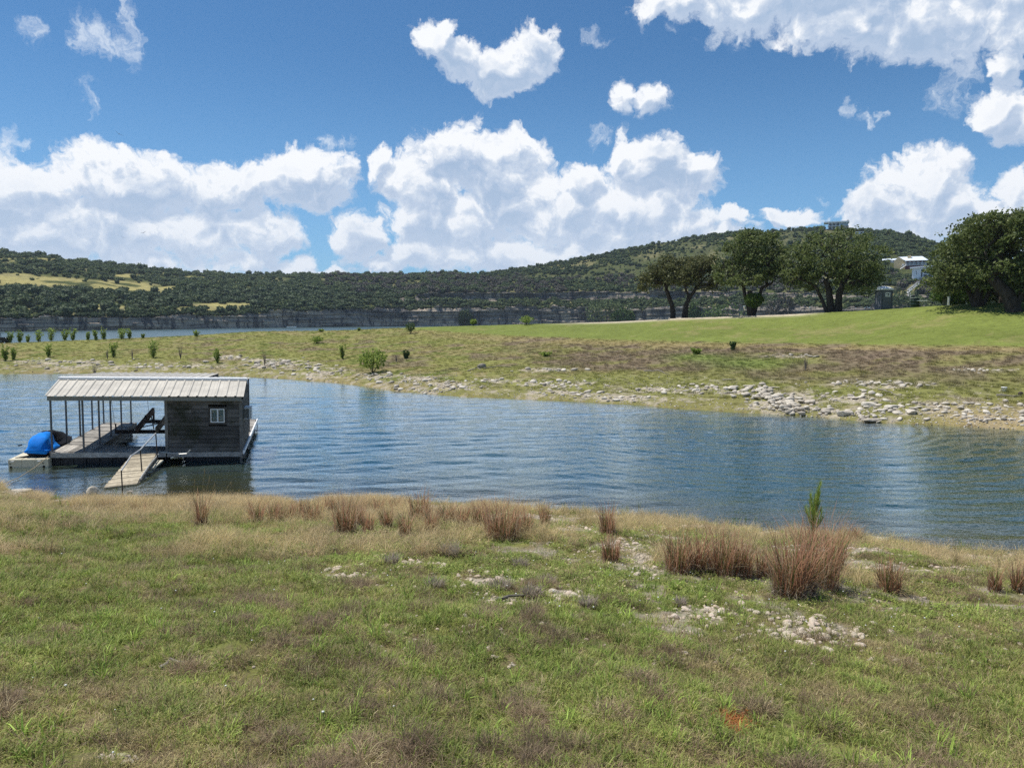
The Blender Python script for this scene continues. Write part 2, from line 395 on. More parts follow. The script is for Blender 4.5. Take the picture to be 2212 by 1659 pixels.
def build_ground():
    az = np.concatenate([np.arange(-180, -48, 3.0), np.arange(-48, 48, 0.17), np.arange(48, 180, 3.0)])
    d = np.concatenate([[0.02, 0.3], np.geomspace(0.7, 30, 300), np.geomspace(30.35, 140, 190), np.geomspace(150, 1500, 14)])
    A, D = np.meshgrid(az, d); z = ground_z(A, D)
    x = D*np.sin(np.radians(A)); y = D*np.cos(np.radians(A))
    c, _ = land_color(x, y, z)
    col = np.concatenate([c, np.ones(c.shape[:-1]+(1,))], -1)
    V = np.stack([x, y, z], -1).reshape(-1, 3)
    F = grid_faces(len(d), len(az), True)
    me = mesh_np('ground', V, F, mat_ground(), True, {'gcol': ('FLOAT_COLOR', col.reshape(-1, 4))})
    o = link(bpy.data.objects.new('ground', me)); tag(o, kind='structure')
    return o
GROUND = build_ground()

# ------------------------------------------------------------------ water
def mat_water():
    m, t = newmat('lake_water')
    co = t.n('ShaderNodeNewGeometry').outputs['Position']
    dep = t.n('ShaderNodeAttribute', dict(attribute_name='depth')).outputs['Fac']
    ruf = t.n('ShaderNodeAttribute', dict(attribute_name='ruffle')).outputs['Fac']
    b = t.noise(t.vm('MULTIPLY', co, (1.0, 2.6, 1)), 3.4, 3, 0.55)
    c = t.noise(t.vm('MULTIPLY', co, (0.8, 1.6, 1)), 11.0, 2, 0.5)
    h = t.m('MULTIPLY', t.m('ADD', b, t.m('MULTIPLY', c, 0.22)), ruf)
    nr = bump(t, h, 1.0, 0.018)
    opn = t.n('ShaderNodeAttribute', dict(attribute_name='open_lake')).outputs['Fac']
    gl = t.n('ShaderNodeBsdfGlossy', None, Color=(0.90, 0.97, 1, 1), Roughness=t.m('MULTIPLY_ADD', opn, 0.16, 0.04), Normal=nr)
    # water that scatters light back: green-brown in the shallows, dark green where deep
    sc = t.mix(t.mr(dep, 0.1, 1.6), (0.085, 0.080, 0.030, 1), (0.006, 0.040, 0.040, 1))
    df = t.n('ShaderNodeBsdfDiffuse', None, Color=sc)
    op = t.m('SUBTRACT', 1.0, t.m('POWER', 2.718, t.m('MULTIPLY', dep, -1.6)))
    tr = t.n('ShaderNodeBsdfTransparent', None, Color=(0.80, 0.88, 0.74, 1))
    body = t.n('ShaderNodeMixShader', None, i0=op, i1=tr.outputs[0], i2=df.outputs[0])
    fr = t.n('ShaderNodeFresnel', None, IOR=1.36, Normal=nr)
    out(t, t.n('ShaderNodeMixShader', None, i0=t.m('MINIMUM', t.m('MULTIPLY_ADD', fr.outputs[0], 1.75, 0.03), t.m('MULTIPLY_ADD', opn, -0.48, 1.0)), i1=body.outputs[0], i2=gl.outputs[0]).outputs[0])
    return m
def build_water():
    az = np.concatenate([np.arange(-88, -48, 2.0), np.arange(-48, -38, 1.0), np.arange(-38, 38, 0.19), np.arange(38, 48, 1.0), np.arange(48, 88.1, 2.0)])
    d = np.concatenate([[6, 9, 11], np.arange(12, 34, 0.105), np.arange(34, 72, 0.17), np.geomspace(72.5, 130, 30), np.geomspace(135, 1200, 30)])
    A, D = np.meshgrid(az, d); g = ground_z(A, D)
    dep = np.clip(-g, 0, 6)
    x = D*np.sin(np.radians(A)); y = D*np.cos(np.radians(A))
    xu, yu = proj(x, y, 0*x)
    ruf = 0.75+0.5*fbm(x*0.08, y*0.08, 3, 91)
    calm = np.exp(-((xu-600)/300)**2-((yu-845)/20)**2)+1.7*np.exp(-((xu-440)/150)**2-((yu-1040)/60)**2)
    ruf = ruf*(1-0.5*np.clip(calm, 0, 1))
    # real ripples: a bundle of low wave trains, and wakes that bend round the right of the cove
    rg = np.random.default_rng(21); h = 0*x
    wx = x+1.2*fbm(x*0.10, y*0.10, 2, 95); wy = y+1.6*fbm(x*0.07+9, y*0.12, 2, 96)
    for i in range(20):
        lam = 0.44*(1.085**i)*rg.uniform(0.9, 1.1); th = rg.normal(0, 0.26)-0.10; k = 2*np.pi/lam
        mod = 0.35+1.3*fbm(x*0.22+i*3.1, y*0.30, 2, 200+i)
        h = h+np.sin(k*(wx*math.sin(th)+wy*math.cos(th))+rg.uniform(0, 6.28))*mod*lam**0.9*0.0031
    cx, cy, _ = on_ground(1830, 960); r = np.hypot(x-cx+2.0, y-cy-7.0)
    ring = np.sin(r*2*np.pi/0.62+2*fbm(x*0.3, y*0.3, 2, 97))*np.exp(-((r-11)/8)**2)*sstep(xu, 1100, 1500)
    h = h*ruf*np.where(sstep(xu, 1100, 1500) > 0, 1-0.25*np.exp(-((r-11)/9)**2), 1)+ring*0.0115
    far = 1-sstep(D, 66, 80); shore = np.clip(dep/0.35, 0, 1)
    h = h*far*shore*(np.abs(A) < 38)
    ruf = np.where(D > 85, 1.0, ruf); opn = sstep(D, 80, 100)
    V = np.stack([x, y, h], -1).reshape(-1, 3)
    F = grid_faces(len(d), len(az))
    # keep only quads that touch water, so no sheet lies hidden in the hillside
    keep = (dep.reshape(-1)[F] > 0).any(1)
    me = mesh_np('water', V, F[keep], mat_water(), True, {'depth': ('FLOAT', dep.reshape(-1)), 'ruffle': ('FLOAT', ruf.reshape(-1)), 'open_lake': ('FLOAT', opn.reshape(-1))})
    o = link(bpy.data.objects.new('water', me)); tag(o, kind='structure')
build_water()

# ------------------------------------------------------------------ far shore: cliffs and hills
BD = keyed([(-600,330),(0,360),(330,400),(730,500),(860,540),(1106,550),(1500,520),(1800,480),(2212,450),(2700,430)])
T1 = keyed([(-600,686),(0,686),(363,684),(560,676),(627,671),(730,668),(927,666),(1441,664),(1800,664),(2212,662),(2700,660)])
B2 = keyed([(-600,676),(0,674),(363,668),(560,662),(627,656),(730,655),(900,650),(1441,648),(1614,640),(1800,645),(2212,650),(2700,650)])
T2 = keyed([(-600,675),(0,673),(363,667),(560,661),(627,655),(730,653),(880,645),(920,634),(1441,630),(1614,630),(1800,637),(2000,640),(2212,645),(2700,646)])
RY = keyed([(-600,535),(-100,541),(0,548),(100,553),(200,566),(350,586),(500,595),(700,596),(900,594),(1050,592),(1150,580),(1250,560),(1300,552),(1400,530),(1500,514),(1600,503),(1700,497),(1780,496),(1850,497),(1920,504),(1980,518),(2040,538),(2100,553),(2212,570),(2700,600)])
RD = keyed([(-600,800),(0,780),(400,800),(900,790),(1150,760),(1400,740),(1700,720),(1900,705),(2100,690),(2212,680),(2700,650)])
_fa = np.arange(-62, 62.01, 0.1)
def far_profile(az):
    """control distances and heights of the far shore on each bearing"""
    b = BD(az); azc = np.clip(az, -46, 46)
    jit = 1+0*az
    z1 = EYE+slope_of(azc, T1(az))*(b+2.5)
    z2a = EYE+slope_of(azc, B2(az))*(b+30)
    z2b = EYE+slope_of(azc, T2(az))*(b+33)
    rd = RD(az); rz = EYE+slope_of(azc, RY(az))*rd
    wob = (fbm(az*0.9, az*0, 4, 71)-0.5)
    z1 = z1*(1+0.45*wob+0.22*(fbm(az*6, az*0, 3, 73)-0.5)); z2b = np.maximum(z2b+2.5*(fbm(az*1.7, az*0, 4, 72)-0.5)*np.clip((z2b-z2a)/2, 0, 1), z2a+0.1)
    return b, z1, z2a, z2b, rd, rz
_fp = far_profile(_fa)
def far_z(az, d):
    b, z1, z2a, z2b, rd, rz = [np.interp(az, _fa, q) for q in _fp]
    u = d-b
    mm = np.clip((d-(b+33))/(rd-(b+33)), 0, 1)
    right = sstep(az, 0, 12)
    prof = mm*(1-right)+(0.75*mm+0.25*np.sin(mm*np.pi/2))*right
    hill = z2b+(rz-z2b)*prof
    x = d*np.sin(np.radians(az)); y = d*np.cos(np.radians(az))
    hill = hill+(fbm(x/55, y/55, 4, 81)-0.5)*14*np.sin(np.pi*np.clip(mm, 0, 1))+(fbm(x/14, y/14, 3, 82)-0.5)*2.0*np.clip(mm*8, 0, 1)
    past = d-rd
    hill = np.where(past > 0, rz-0.10*past-0.0004*past**2+(fbm(x/14, y/14, 3, 82)-0.5)*2.0, hill)
    bench = z1+(z2a-z1)*np.clip((u-2.5)/27.5, 0, 1)+(fbm(x/8, y/8, 3, 83)-0.5)*1.2*np.clip((u-2.5)/6, 0, 1)*np.clip((30-u)/6, 0, 1)
    return np.where(u < 1.5, -3.0, np.where(u < 2.5, z1, np.where(u < 30, bench, np.where(u < 33, z2a+(z2b-z2a)*np.clip((u-30)/3, 0, 1), hill))))
MEADOW = [(90,610,110,14),(230,618,110,12),(330,625,80,8),(30,600,50,10),(60,562,90,4),(160,562,60,3),(190,664,90,5),(50,668,60,4),(490,660,75,6),(440,666,60,5),(330,672,80,3),(280,596,40,4),(420,600,30,3),
          (1450,560,90,16),(1560,545,90,14),(1350,585,80,10),(1650,520,90,12),(1700,505,60,8),(1250,600,60,6),(1480,530,80,8),(1270,572,40,5),(1180,598,40,4),(1690,560,70,10),(1555,580,60,8),(1950,590,25,6),(1960,605,30,4),(1150,600,40,4)]
def mat_hill():
    m, t = newmat('hillside_earth_and_scrub')
    co = t.n('ShaderNodeNewGeometry').outputs['Position']
    a = t.n('ShaderNodeAttribute', dict(attribute_name='gcol')).outputs['Color']
    n1 = t.noise(co, 0.35, 6, 0.7)
    v = t.mr(n1, 0.3, 0.7, 0.65, 1.35, False)
    col = t.vm('MULTIPLY', a, t.n('ShaderNodeCombineXYZ', None, i0=v, i1=v, i2=v))
    out(t, bsdf(t, col, 0.95, 0.05, bump(t, n1, 0.6, 1.0)))
    return m
def build_hills():
    az = np.arange(-60, 60.01, 0.15)
    s = np.concatenate([[0.0, 0.35], np.linspace(0.4, 6, 5), np.linspace(8, 29.5, 7), [30.0, 31.5, 33.0]])
    m = np.linspace(0.012, 1, 110); back = np.array([8, 20, 40, 70, 110, 170, 260])
    A = np.repeat(az[None], len(s)+len(m)+len(back), 0); D = np.zeros_like(A)
    b = BD(az); rd = RD(az)
    D[:len(s)] = b+2.52+s[:, None]*(33-2.52)/33.0
    D[len(s):len(s)+len(m)] = (b+33)+m[:, None]*(rd-(b+33)); D[len(s)+len(m):] = rd+back[:, None]
    z = far_z(A, D)
    x = D*np.sin(np.radians(A)); y = D*np.cos(np.radians(A)); xu, yu = proj(x, y, z)
    n1 = fbm(x/18, y/18, 4, 61); n2 = fbm(x/6, y/6, 3, 62)
    c = np.broadcast_to(np.array([0.060, 0.072, 0.026]), x.shape+(3,))*(0.7+0.6*n2[..., None])
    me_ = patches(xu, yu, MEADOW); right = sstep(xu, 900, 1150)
    dry = np.array([0.30, 0.265, 0.105]); dry_shaded = np.array([0.070, 0.078, 0.034])  # right-hand grass: brown-green, its colour darkened further to stand for cloud shade
    mc = dry*(1-right[..., None])+dry_shaded*right[..., None]
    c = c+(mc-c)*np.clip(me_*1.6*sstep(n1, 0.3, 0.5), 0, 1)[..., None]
    c = c+(np.array([0.20, 0.18, 0.09])-c)*(sstep(n1, 0.55, 0.7)*0.6)[..., None]
    col = np.concatenate([c, np.ones(c.shape[:-1]+(1,))], -1)
    V = np.stack([x, y, z], -1).reshape(-1, 3)
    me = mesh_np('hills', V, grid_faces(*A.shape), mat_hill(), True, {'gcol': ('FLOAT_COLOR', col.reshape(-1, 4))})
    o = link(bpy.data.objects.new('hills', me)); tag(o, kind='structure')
build_hills()
def mat_cliff():
    m, t = newmat('weathered_limestone_cliff')
    co = t.n('ShaderNodeNewGeometry').outputs['Position']
    st = t.noise(t.vm('MULTIPLY', co, (0.02, 0.02, 1.1)), 1.0, 5, 0.65)
    vs = t.noise(t.vm('MULTIPLY', co, (0.28, 0.28, 0.06)), 1.0, 5, 0.7)
    bl = t.noise(co, 0.035, 4, 0.65)
    col = t.ramp(t.m('MULTIPLY_ADD', t.m('ADD', t.m('MULTIPLY', st, 0.55), t.m('MULTIPLY', bl, 0.45)), 1.7, -0.35), [(0.34, (0.07, 0.064, 0.058)), (0.45, (0.17, 0.152, 0.13)), (0.56, (0.31, 0.262, 0.205)), (0.70, (0.58, 0.47, 0.34))])
    zz = t.n('ShaderNodeSeparateXYZ', None, i0=co).outputs[2]
    lowb = t.m('MULTIPLY', t.mr(t.m('ADD', zz, t.m('MULTIPLY', bl, 14.0)), 15.0, 7.0), t.mr(st, 0.40, 0.55))
    col = t.mix(t.m('MULTIPLY', lowb, 0.75), col, (0.50, 0.42, 0.32, 1))
    col = t.mix(t.mr(vs, 0.50, 0.60, 0, 0.85), col, (0.055, 0.056, 0.06, 1))
    col = t.mix(t.mr(t.noise(co, 0.15, 5, 0.7), 0.56, 0.66, 0, 0.8), col, (0.075, 0.078, 0.075, 1))
    out(t, bsdf(t, col, 0.9, 0.15, bump(t, t.m('ADD', st, vs), 0.9, 0.5)))
    return m
MCLIFF = mat_cliff()
def build_cliff(name, zlo, zhi, off, az0, az1, seed, step=0.045):
    az = np.arange(az0, az1, step); nr = 46
    b = BD(az); lo = zlo(az); hi = zhi(az)
    s = np.linspace(0, 1, nr)[:, None]; A = np.repeat(az[None], nr, 0)
    Z = lo+(hi-lo)*s
    arc = A*math.pi/180*b
    # ledges: each stratum steps back; blocks break the face sideways
    lay = fbm(Z*0.55+fbm(arc/40, arc*0, 2, seed+5)*3, arc*0+3.3, 2, seed, 0.6); lay = np.round(lay*7)/7
    blk = vnoise(np.floor(arc/3.2+3*lay), np.floor(Z/1.6), seed+2); blk2 = vnoise(np.floor(arc/8.5), np.floor(Z/3.5), seed+3)
    big = fbm(arc/26+Z*0.02, Z*0.03, 4, seed+4)
    o = off+1.9*s+(lay-0.5)*5.0+blk*0.9+blk2*1.3+(big-0.5)*11.0-3.0
    D = b+o
    x = D*np.sin(np.radians(A)); y = D*np.cos(np.radians(A))
    # top edge turns back into the slope
    x = np.vstack([x, (b+off+4.5)*np.sin(np.radians(az))]); y = np.vstack([y, (b+off+4.5)*np.cos(np.radians(az))]); Zt = np.vstack([Z, hi+0.1])
    V = np.stack([x, y, Zt], -1).reshape(-1, 3)
    me = mesh_np(name, V, grid_faces(nr+1, len(az)), MCLIFF, False)
    ob = link(bpy.data.objects.new(name, me)); tag(ob, kind='structure')
    return ob
_g = lambda k: (lambda az: np.interp(az, _fa, _fp[k]))
build_cliff('cliff', lambda a: 0*a-1.0, _g(1), 0.0, -58, 58, 301)
build_cliff('upper_cliff', lambda a: _g(2)(a)-1.0, _g(3), 29.0, float(azslope(860,640)[0]), 58, 302)
# ------------------------------------------------------------------ small mesh builder
class MB:
    def __init__(s): s.v = []; s.f = []
    def add(s, vs, fs):
        n = len(s.v); s.v += [tuple(v) for v in vs]; s.f += [tuple(i+n for i in f) for f in fs]; return s
    def hexa(s, p):                                  # 8 corners: bottom 4 ccw, top 4 ccw
        return s.add(p, [(3,2,1,0),(4,5,6,7),(0,1,5,4),(1,2,6,5),(2,3,7,6),(3,0,4,7)])
    def box(s, x0, x1, y0, y1, z0, z1):
        return s.hexa([(x0,y0,z0),(x1,y0,z0),(x1,y1,z0),(x0,y1,z0),(x0,y0,z1),(x1,y0,z1),(x1,y1,z1),(x0,y1,z1)])
    def tube(s, pts, rad, n=6, cap=True):
        pts = [Vector(p) for p in pts]; rad = rad if hasattr(rad, '__len__') else [rad]*len(pts)
        base = len(s.v); prev = None
        for i, p in enumerate(pts):
            d = (pts[min(i+1, len(pts)-1)]-pts[max(i-1, 0)]).normalized()
            up = Vector((0, 0, 1)) if abs(d.z) < 0.9 else Vector((1, 0, 0))
            a = prev if prev is not None else d.cross(up).normalized()
            a = (a-d*a.dot(d)).normalized(); b = d.cross(a); prev = a
            for k in range(n):
                w = 2*math.pi*k/n; s.v.append(tuple(p+(a*math.cos(w)+b*math.sin(w))*rad[i]))
        for i in range(len(pts)-1):
            for k in range(n):
                k2 = (k+1) % n; s.f.append((base+i*n+k, base+i*n+k2, base+(i+1)*n+k2, base+(i+1)*n+k))
        if cap:
            s.f.append(tuple(base+k for k in reversed(range(n)))); s.f.append(tuple(base+(len(pts)-1)*n+k for k in range(n)))
        return s
    def bar(s, p0, p1, w, h, up=(0, 0, 1)):          # rectangular bar between two points
        p0 = Vector(p0); p1 = Vector(p1); d = (p1-p0).normalized(); a = d.cross(Vector(up)).normalized()*w/2; b = a.normalized().cross(d)*h/2
        return s.hexa([p0-a-b, p0+a-b, p1+a-b, p1-a-b, p0-a+b, p0+a+b, p1+a+b, p1-a+b])
    def mesh(s, name, mat=None, smooth=False, mats=None):
        me = bpy.data.meshes.new(name); me.from_pydata(s.v, [], s.f); me.update()
        if mat: me.materials.append(mat)
        if smooth: me.polygons.foreach_set('use_smooth', np.ones(len(me.polygons), bool))
        return me
    def build(s, name, mat, parent=None, smooth=False):
        return link(bpy.data.objects.new(name, s.mesh(name, mat, smooth)), parent)

def leaf_mat(name, c0, c1, trans=0.3, rough=0.6, tint=False, dark=None):
    m, t = newmat(name)
    g = t.n('ShaderNodeNewGeometry')
    r = g.outputs['Random Per Island']
    col = t.mix(r, c4(c0), c4(c1))
    if tint:
        a = t.n('ShaderNodeAttribute', dict(attribute_name='tint', attribute_type='INSTANCER')).outputs['Color']
        v = t.mr(r, 0, 1, 0.62, 1.42, False)
        col = t.vm('MULTIPLY', a, t.n('ShaderNodeCombineXYZ', None, i0=v, i1=v, i2=v))
    b = bsdf(t, col, rough, 0.25)
    tr = t.n('ShaderNodeBsdfTranslucent', None, Color=col)
    out(t, t.n('ShaderNodeMixShader', None, i0=trans, i1=b, i2=tr.outputs[0]).outputs[0])
    return m
M_BLADE = leaf_mat('grass_blades', (0, 0, 0), (0, 0, 0), 0.35, 0.6, True)

# ------------------------------------------------------------------ scattering of things nobody could count
def scatter(name, pos, rot, scl, idx, tint, protos):
    me = bpy.data.meshes.new(name); n = len(pos); me.vertices.add(n)
    me.vertices.foreach_set('co', np.ascontiguousarray(pos, np.float32).ravel())
    for an, typ, arr in (('rot', 'FLOAT_VECTOR', rot), ('scl', 'FLOAT_VECTOR', scl)):
        at = me.attributes.new(an, typ, 'POINT'); at.data.foreach_set('vector', np.ascontiguousarray(arr, np.float32).ravel())
    at = me.attributes.new('idx', 'INT', 'POINT'); at.data.foreach_set('value', np.ascontiguousarray(idx, np.int32))
    at = me.attributes.new('tint', 'FLOAT_COLOR', 'POINT')
    at.data.foreach_set('color', np.concatenate([tint, np.ones((n, 1))], 1).astype(np.float32).ravel())
    coll = bpy.data.collections.new('protos_'+name)
    for i, p in enumerate(protos):
        coll.objects.link(bpy.data.objects.new('%s_proto_%02d' % (name, i), p))
    o = link(bpy.data.objects.new(name, me)); tag(o, kind='stuff')
    g = bpy.data.node_groups.new('scatter_'+name, 'GeometryNodeTree')
    g.interface.new_socket('Geometry', in_out='INPUT', socket_type='NodeSocketGeometry')
    g.interface.new_socket('Geometry', in_out='OUTPUT', socket_type='NodeSocketGeometry')
    N = g.nodes; L = g.links
    gi = N.new('NodeGroupInput'); go = N.new('NodeGroupOutput'); ip = N.new('GeometryNodeInstanceOnPoints'); ci = N.new('GeometryNodeCollectionInfo')
    ci.inputs['Collection'].default_value = coll; ci.inputs['Separate Children'].default_value = True; ci.inputs['Reset Children'].default_value = True
    def na(nm, ty):
        a = N.new('GeometryNodeInputNamedAttribute'); a.data_type = ty; a.inputs['Name'].default_value = nm; return a.outputs['Attribute']
    e2r = N.new('FunctionNodeEulerToRotation')
    L.new(gi.outputs[0], ip.inputs['Points']); L.new(ci.outputs[0], ip.inputs['Instance']); ip.inputs['Pick Instance'].default_value = True
    L.new(na('idx', 'INT'), ip.inputs['Instance Index']); L.new(na('rot', 'FLOAT_VECTOR'), e2r.inputs[0]); L.new(e2r.outputs[0], ip.inputs['Rotation'])
    L.new(na('scl', 'FLOAT_VECTOR'), ip.inputs['Scale']); L.new(ip.outputs[0], go.inputs[0])
    o.modifiers.new('scatter', 'NODES').node_group = g
    return o

def tuft(name, n, h, spread, lean, width, seg=3, seed=0, hvar=0.5, curl=0.5, mat=None, stiff=False):
    rg = np.random.default_rng(seed); V = []; F = []
    for i in range(n):
        a = rg.uniform(0, 2*np.pi); r = spread*math.sqrt(rg.random()); bx, by = r*math.cos(a), r*math.sin(a)
        dirn = a+rg.normal(0, 0.9); L = h*(1-hvar*rg.random()); ln = abs(rg.normal(0, lean))+lean*0.2
        wv = width*(0.7+0.6*rg.random()); px, py = -math.sin(dirn+rg.normal(0, .8)), math.cos(dirn)
        nrm = math.hypot(px, py)+1e-6; px /= nrm; py /= nrm
        b = len(V); cr = curl*rg.random()
        for s in range(seg+1):
            t = s/seg; out_ = L*math.sin(ln*(0.4+0.6*t)+cr*t*t)*t; up = L*math.cos(min(ln*(0.4+0.6*t)+cr*t*t, 1.75))*t
            x = bx+math.cos(dirn)*out_; y = by+math.sin(dirn)*out_; w = wv*(1-0.85*t**1.5)/2
            if s == seg: V.append((x, y, up))
            else: V.append((x-px*w, y-py*w, up)); V.append((x+px*w, y+py*w, up))
        for s in range(seg-1): F.append((b+2*s, b+2*s+1, b+2*s+3, b+2*s+2))
        F.append((b+2*seg-2, b+2*seg-1, b+2*seg))
    me = bpy.data.meshes.new(name); me.from_pydata(V, [], F); me.materials.append(mat or M_BLADE); return me
def weed(name, n, r, seed):                          # flat rosette of small round leaves
    rg = np.random.default_rng(seed); V = []; F = []
    for i in range(n):
        a = rg.uniform(0, 2*np.pi); d = r*math.sqrt(rg.random()); x, y = d*math.cos(a), d*math.sin(a); z = 0.01+0.035*rg.random(); s = 0.0045+0.004*rg.random()
        ti = rg.uniform(-0.5, 0.5, 2); b = len(V)
        for k in range(5): w = a+k*2*np.pi/5; V.append((x+s*1.3*math.cos(w), y+s*math.sin(w), z+s*(ti[0]*math.cos(w)+ti[1]*math.sin(w))))
        F.append(tuple(range(b, b+5)))
    me = bpy.data.meshes.new(name); me.from_pydata(V, [], F); me.materials.append(M_BLADE); return me

def polar_points(n, a0, a1, d0, d1, power=1.0):
    az = RNG.uniform(a0, a1, n); u = RNG.random(n); d = (d0**(2*power)+(d1**(2*power)-d0**(2*power))*u)**(1/(2*power)) if power > 0 else d0*(d1/d0)**u
    x = d*np.sin(np.radians(az)); y = d*np.cos(np.radians(az)); return az, d, x, y

def build_near_grass():
    P = [tuft('short_tuft', 24, 0.085, 0.045, 0.80, 0.0050, 3, s) for s in range(4)]               # 0-3 short green
    P += [tuft('fine_tuft', 34, 0.065, 0.06, 1.05, 0.0026, 3, 10+s, curl=1.0) for s in range(3)]  # 4-6 thatch, lying
    P += [tuft('broad_tuft', 16, 0.12, 0.035, 0.70, 0.0070, 3, 20+s) for s in range(2)]           # 7-8 broad fresh blades
    P += [weed('clover_patch', 34, 0.07, 31), weed('clover_patch', 26, 0.06, 32)]                 # 9-10
    P += [tuft('wispy_tuft', 38, 0.36, 0.07, 0.55, 0.0030, 4, 41+s, curl=0.9) for s in range(3)]  # 11-13 tall dry
    P += [tuft('purple_tuft', 60, 0.12, 0.07, 0.70, 0.0026, 3, 51+s, curl=0.8) for s in range(2)] # 14-15 dense dull purple
    az, d, x, y = polar_points(150000, -42, 42, 1.5, 25, 0.35)
    z = ground_z(az, d); ok = (d < NS_in(az)-0.12); az, d, x, y, z = [q[ok] for q in (az, d, x, y, z)]
    c, w = land_color(x, y, z); n = len(x)
    r = RNG.random(n); idx = RNG.integers(0, 4, n); n1, n2, n4 = w['n1'], w['n2'], w['n4']; ins = w['ns']-d
    green = GREEN*(1.15+0.6*RNG.random((n, 1)))*np.array([1.0+0.35*0, 1, 1])
    tint = green+(np.array([0.215, 0.225, 0.055])-green)*RNG.random((n, 1))*0.85
    brown = sstep(w['yu'], 1300, 1600)*0.16+0.14*sstep(fbm(x*0.5+7, y*0.5, 3, 171), 0.45, 0.6)-0.14*np.exp(-((w['xu']-350)/420)**2-((w['yu']-1300)/110)**2)
    thatch = (r < brown+0.40+0.45*sstep(n2*0.55+n4*0.45, 0.45, 0.62)*(1-0.3*w['gw'])-0.15*w['gw'])
    idx = np.where(thatch, RNG.integers(4, 7, n), idx)
    tt = np.where(RNG.random((n, 1)) < 0.30, np.array([0.19, 0.135, 0.085]), np.where(RNG.random((n, 1)) < 0.5, np.array([0.27, 0.225, 0.105]), np.array([0.20, 0.195, 0.070])))*(0.75+0.7*RNG.random((n, 1)))
    tint = np.where(thatch[:, None], tt, tint)
    fresh = (~thatch) & (RNG.random(n) < 0.12*w['gw']+0.02); idx = np.where(fresh, RNG.integers(7, 9, n), idx); tint = np.where(fresh[:, None], np.array([0.19, 0.26, 0.05])*(0.8+0.5*RNG.random((n, 1))), tint)
    clov = (~thatch) & (RNG.random(n) < 0.55*sstep(d, 6, 9)*sstep(w['xu'], 500, 900)); idx = np.where(clov, RNG.integers(9, 11, n), idx); tint = np.where(clov[:, None], tint*0.85, tint)
    # dry band behind the left part of the shore, wispy
    dry = (RNG.random(n) < w['dryb']*0.62) | ((RNG.random(n) < 0.10) & (d > 9) & (n1 > 0.5))
    idx = np.where(dry, RNG.integers(11, 14, n), idx)
    tint = np.where(dry[:, None], (STRAW*1.30+(PURP*1.7-STRAW)*(0.4*sstep(fbm(x*0.9, y*0.9, 2, 67), 0.45, 0.6))[:, None])*(0.75+0.5*RNG.random((n, 1))), tint)
    fq = np.where(d < 5.5, 9.5, 5.5)
    pur = (~dry) & (fbm(x*fq, y*fq, 3, 140)*0.75+fbm(x*1.1, y*1.1, 2, 141)*0.25 > 0.67) & (RNG.random(n) < 0.7)
    idx = np.where(pur, RNG.integers(14, 16, n), idx); tint = np.where(pur[:, None], np.array([0.165, 0.122, 0.078])*(0.8+0.8*RNG.random((n, 1))), tint)
    bare = np.maximum(w['nr']*1.1, np.clip(1.2-((w['xu']-1590)/40)**2-((w['yu']-1562)/22)**2, 0, 1)*0.9)
    bare = np.maximum(bare, (1-sstep(ins, 0.05, 0.8))*0.6)
    soil = sstep(fbm(x*5.5, y*5.5, 3, 210), 0.585, 0.65); bare = np.maximum(bare, soil*0.93)
    var = (0.68+0.75*fbm(x*2.6+9, y*2.6, 3, 220)+0.25*(fbm(x*9, y*9, 2, 221)-0.5))[:, None]; tint = tint*var
    pale = RNG.random(n) < 0.05; tint = np.where(pale[:, None], np.array([0.42, 0.35, 0.20])*(0.7+0.5*RNG.random((n, 1))), tint); idx = np.where(pale & (idx < 9), RNG.integers(4, 7, n), idx)
    rdp = np.clip(1.25-((w['xu']-1590)/44)**2-((w['yu']-1562)/26)**2, 0, 1) > RNG.random(n)*0.9; tint = np.where(rdp[:, None], np.array([0.40, 0.155, 0.055])*(0.6+0.8*RNG.random((n, 1))), tint); idx = np.where(rdp, RNG.integers(4, 7, n), idx)
    keep = RNG.random(n) > bare*0.93
    # no grass through stones piled in the dock's shallows etc.
    pos = np.stack([x, y, z-0.004], 1)[keep]; m = len(pos)
    rot = np.stack([RNG.normal(0, 0.12, m), RNG.normal(0, 0.12, m), RNG.uniform(0, 6.28, m)], 1)
    s = (0.60+0.55*RNG.random(m))*(1+0.042*np.clip(d[keep]-3, 0, 14)); s = np.where(idx[keep] >= 11, 0.65+0.6*RNG.random(m), s)
    # a little larger further away, where a tuft stands for more of the turf
    scl = np.stack([s, s, s*(0.85+0.3*RNG.random(m))], 1)
    scatter('grass', pos, rot, scl, idx[keep], tint[keep]*1.3, P)
build_near_grass()

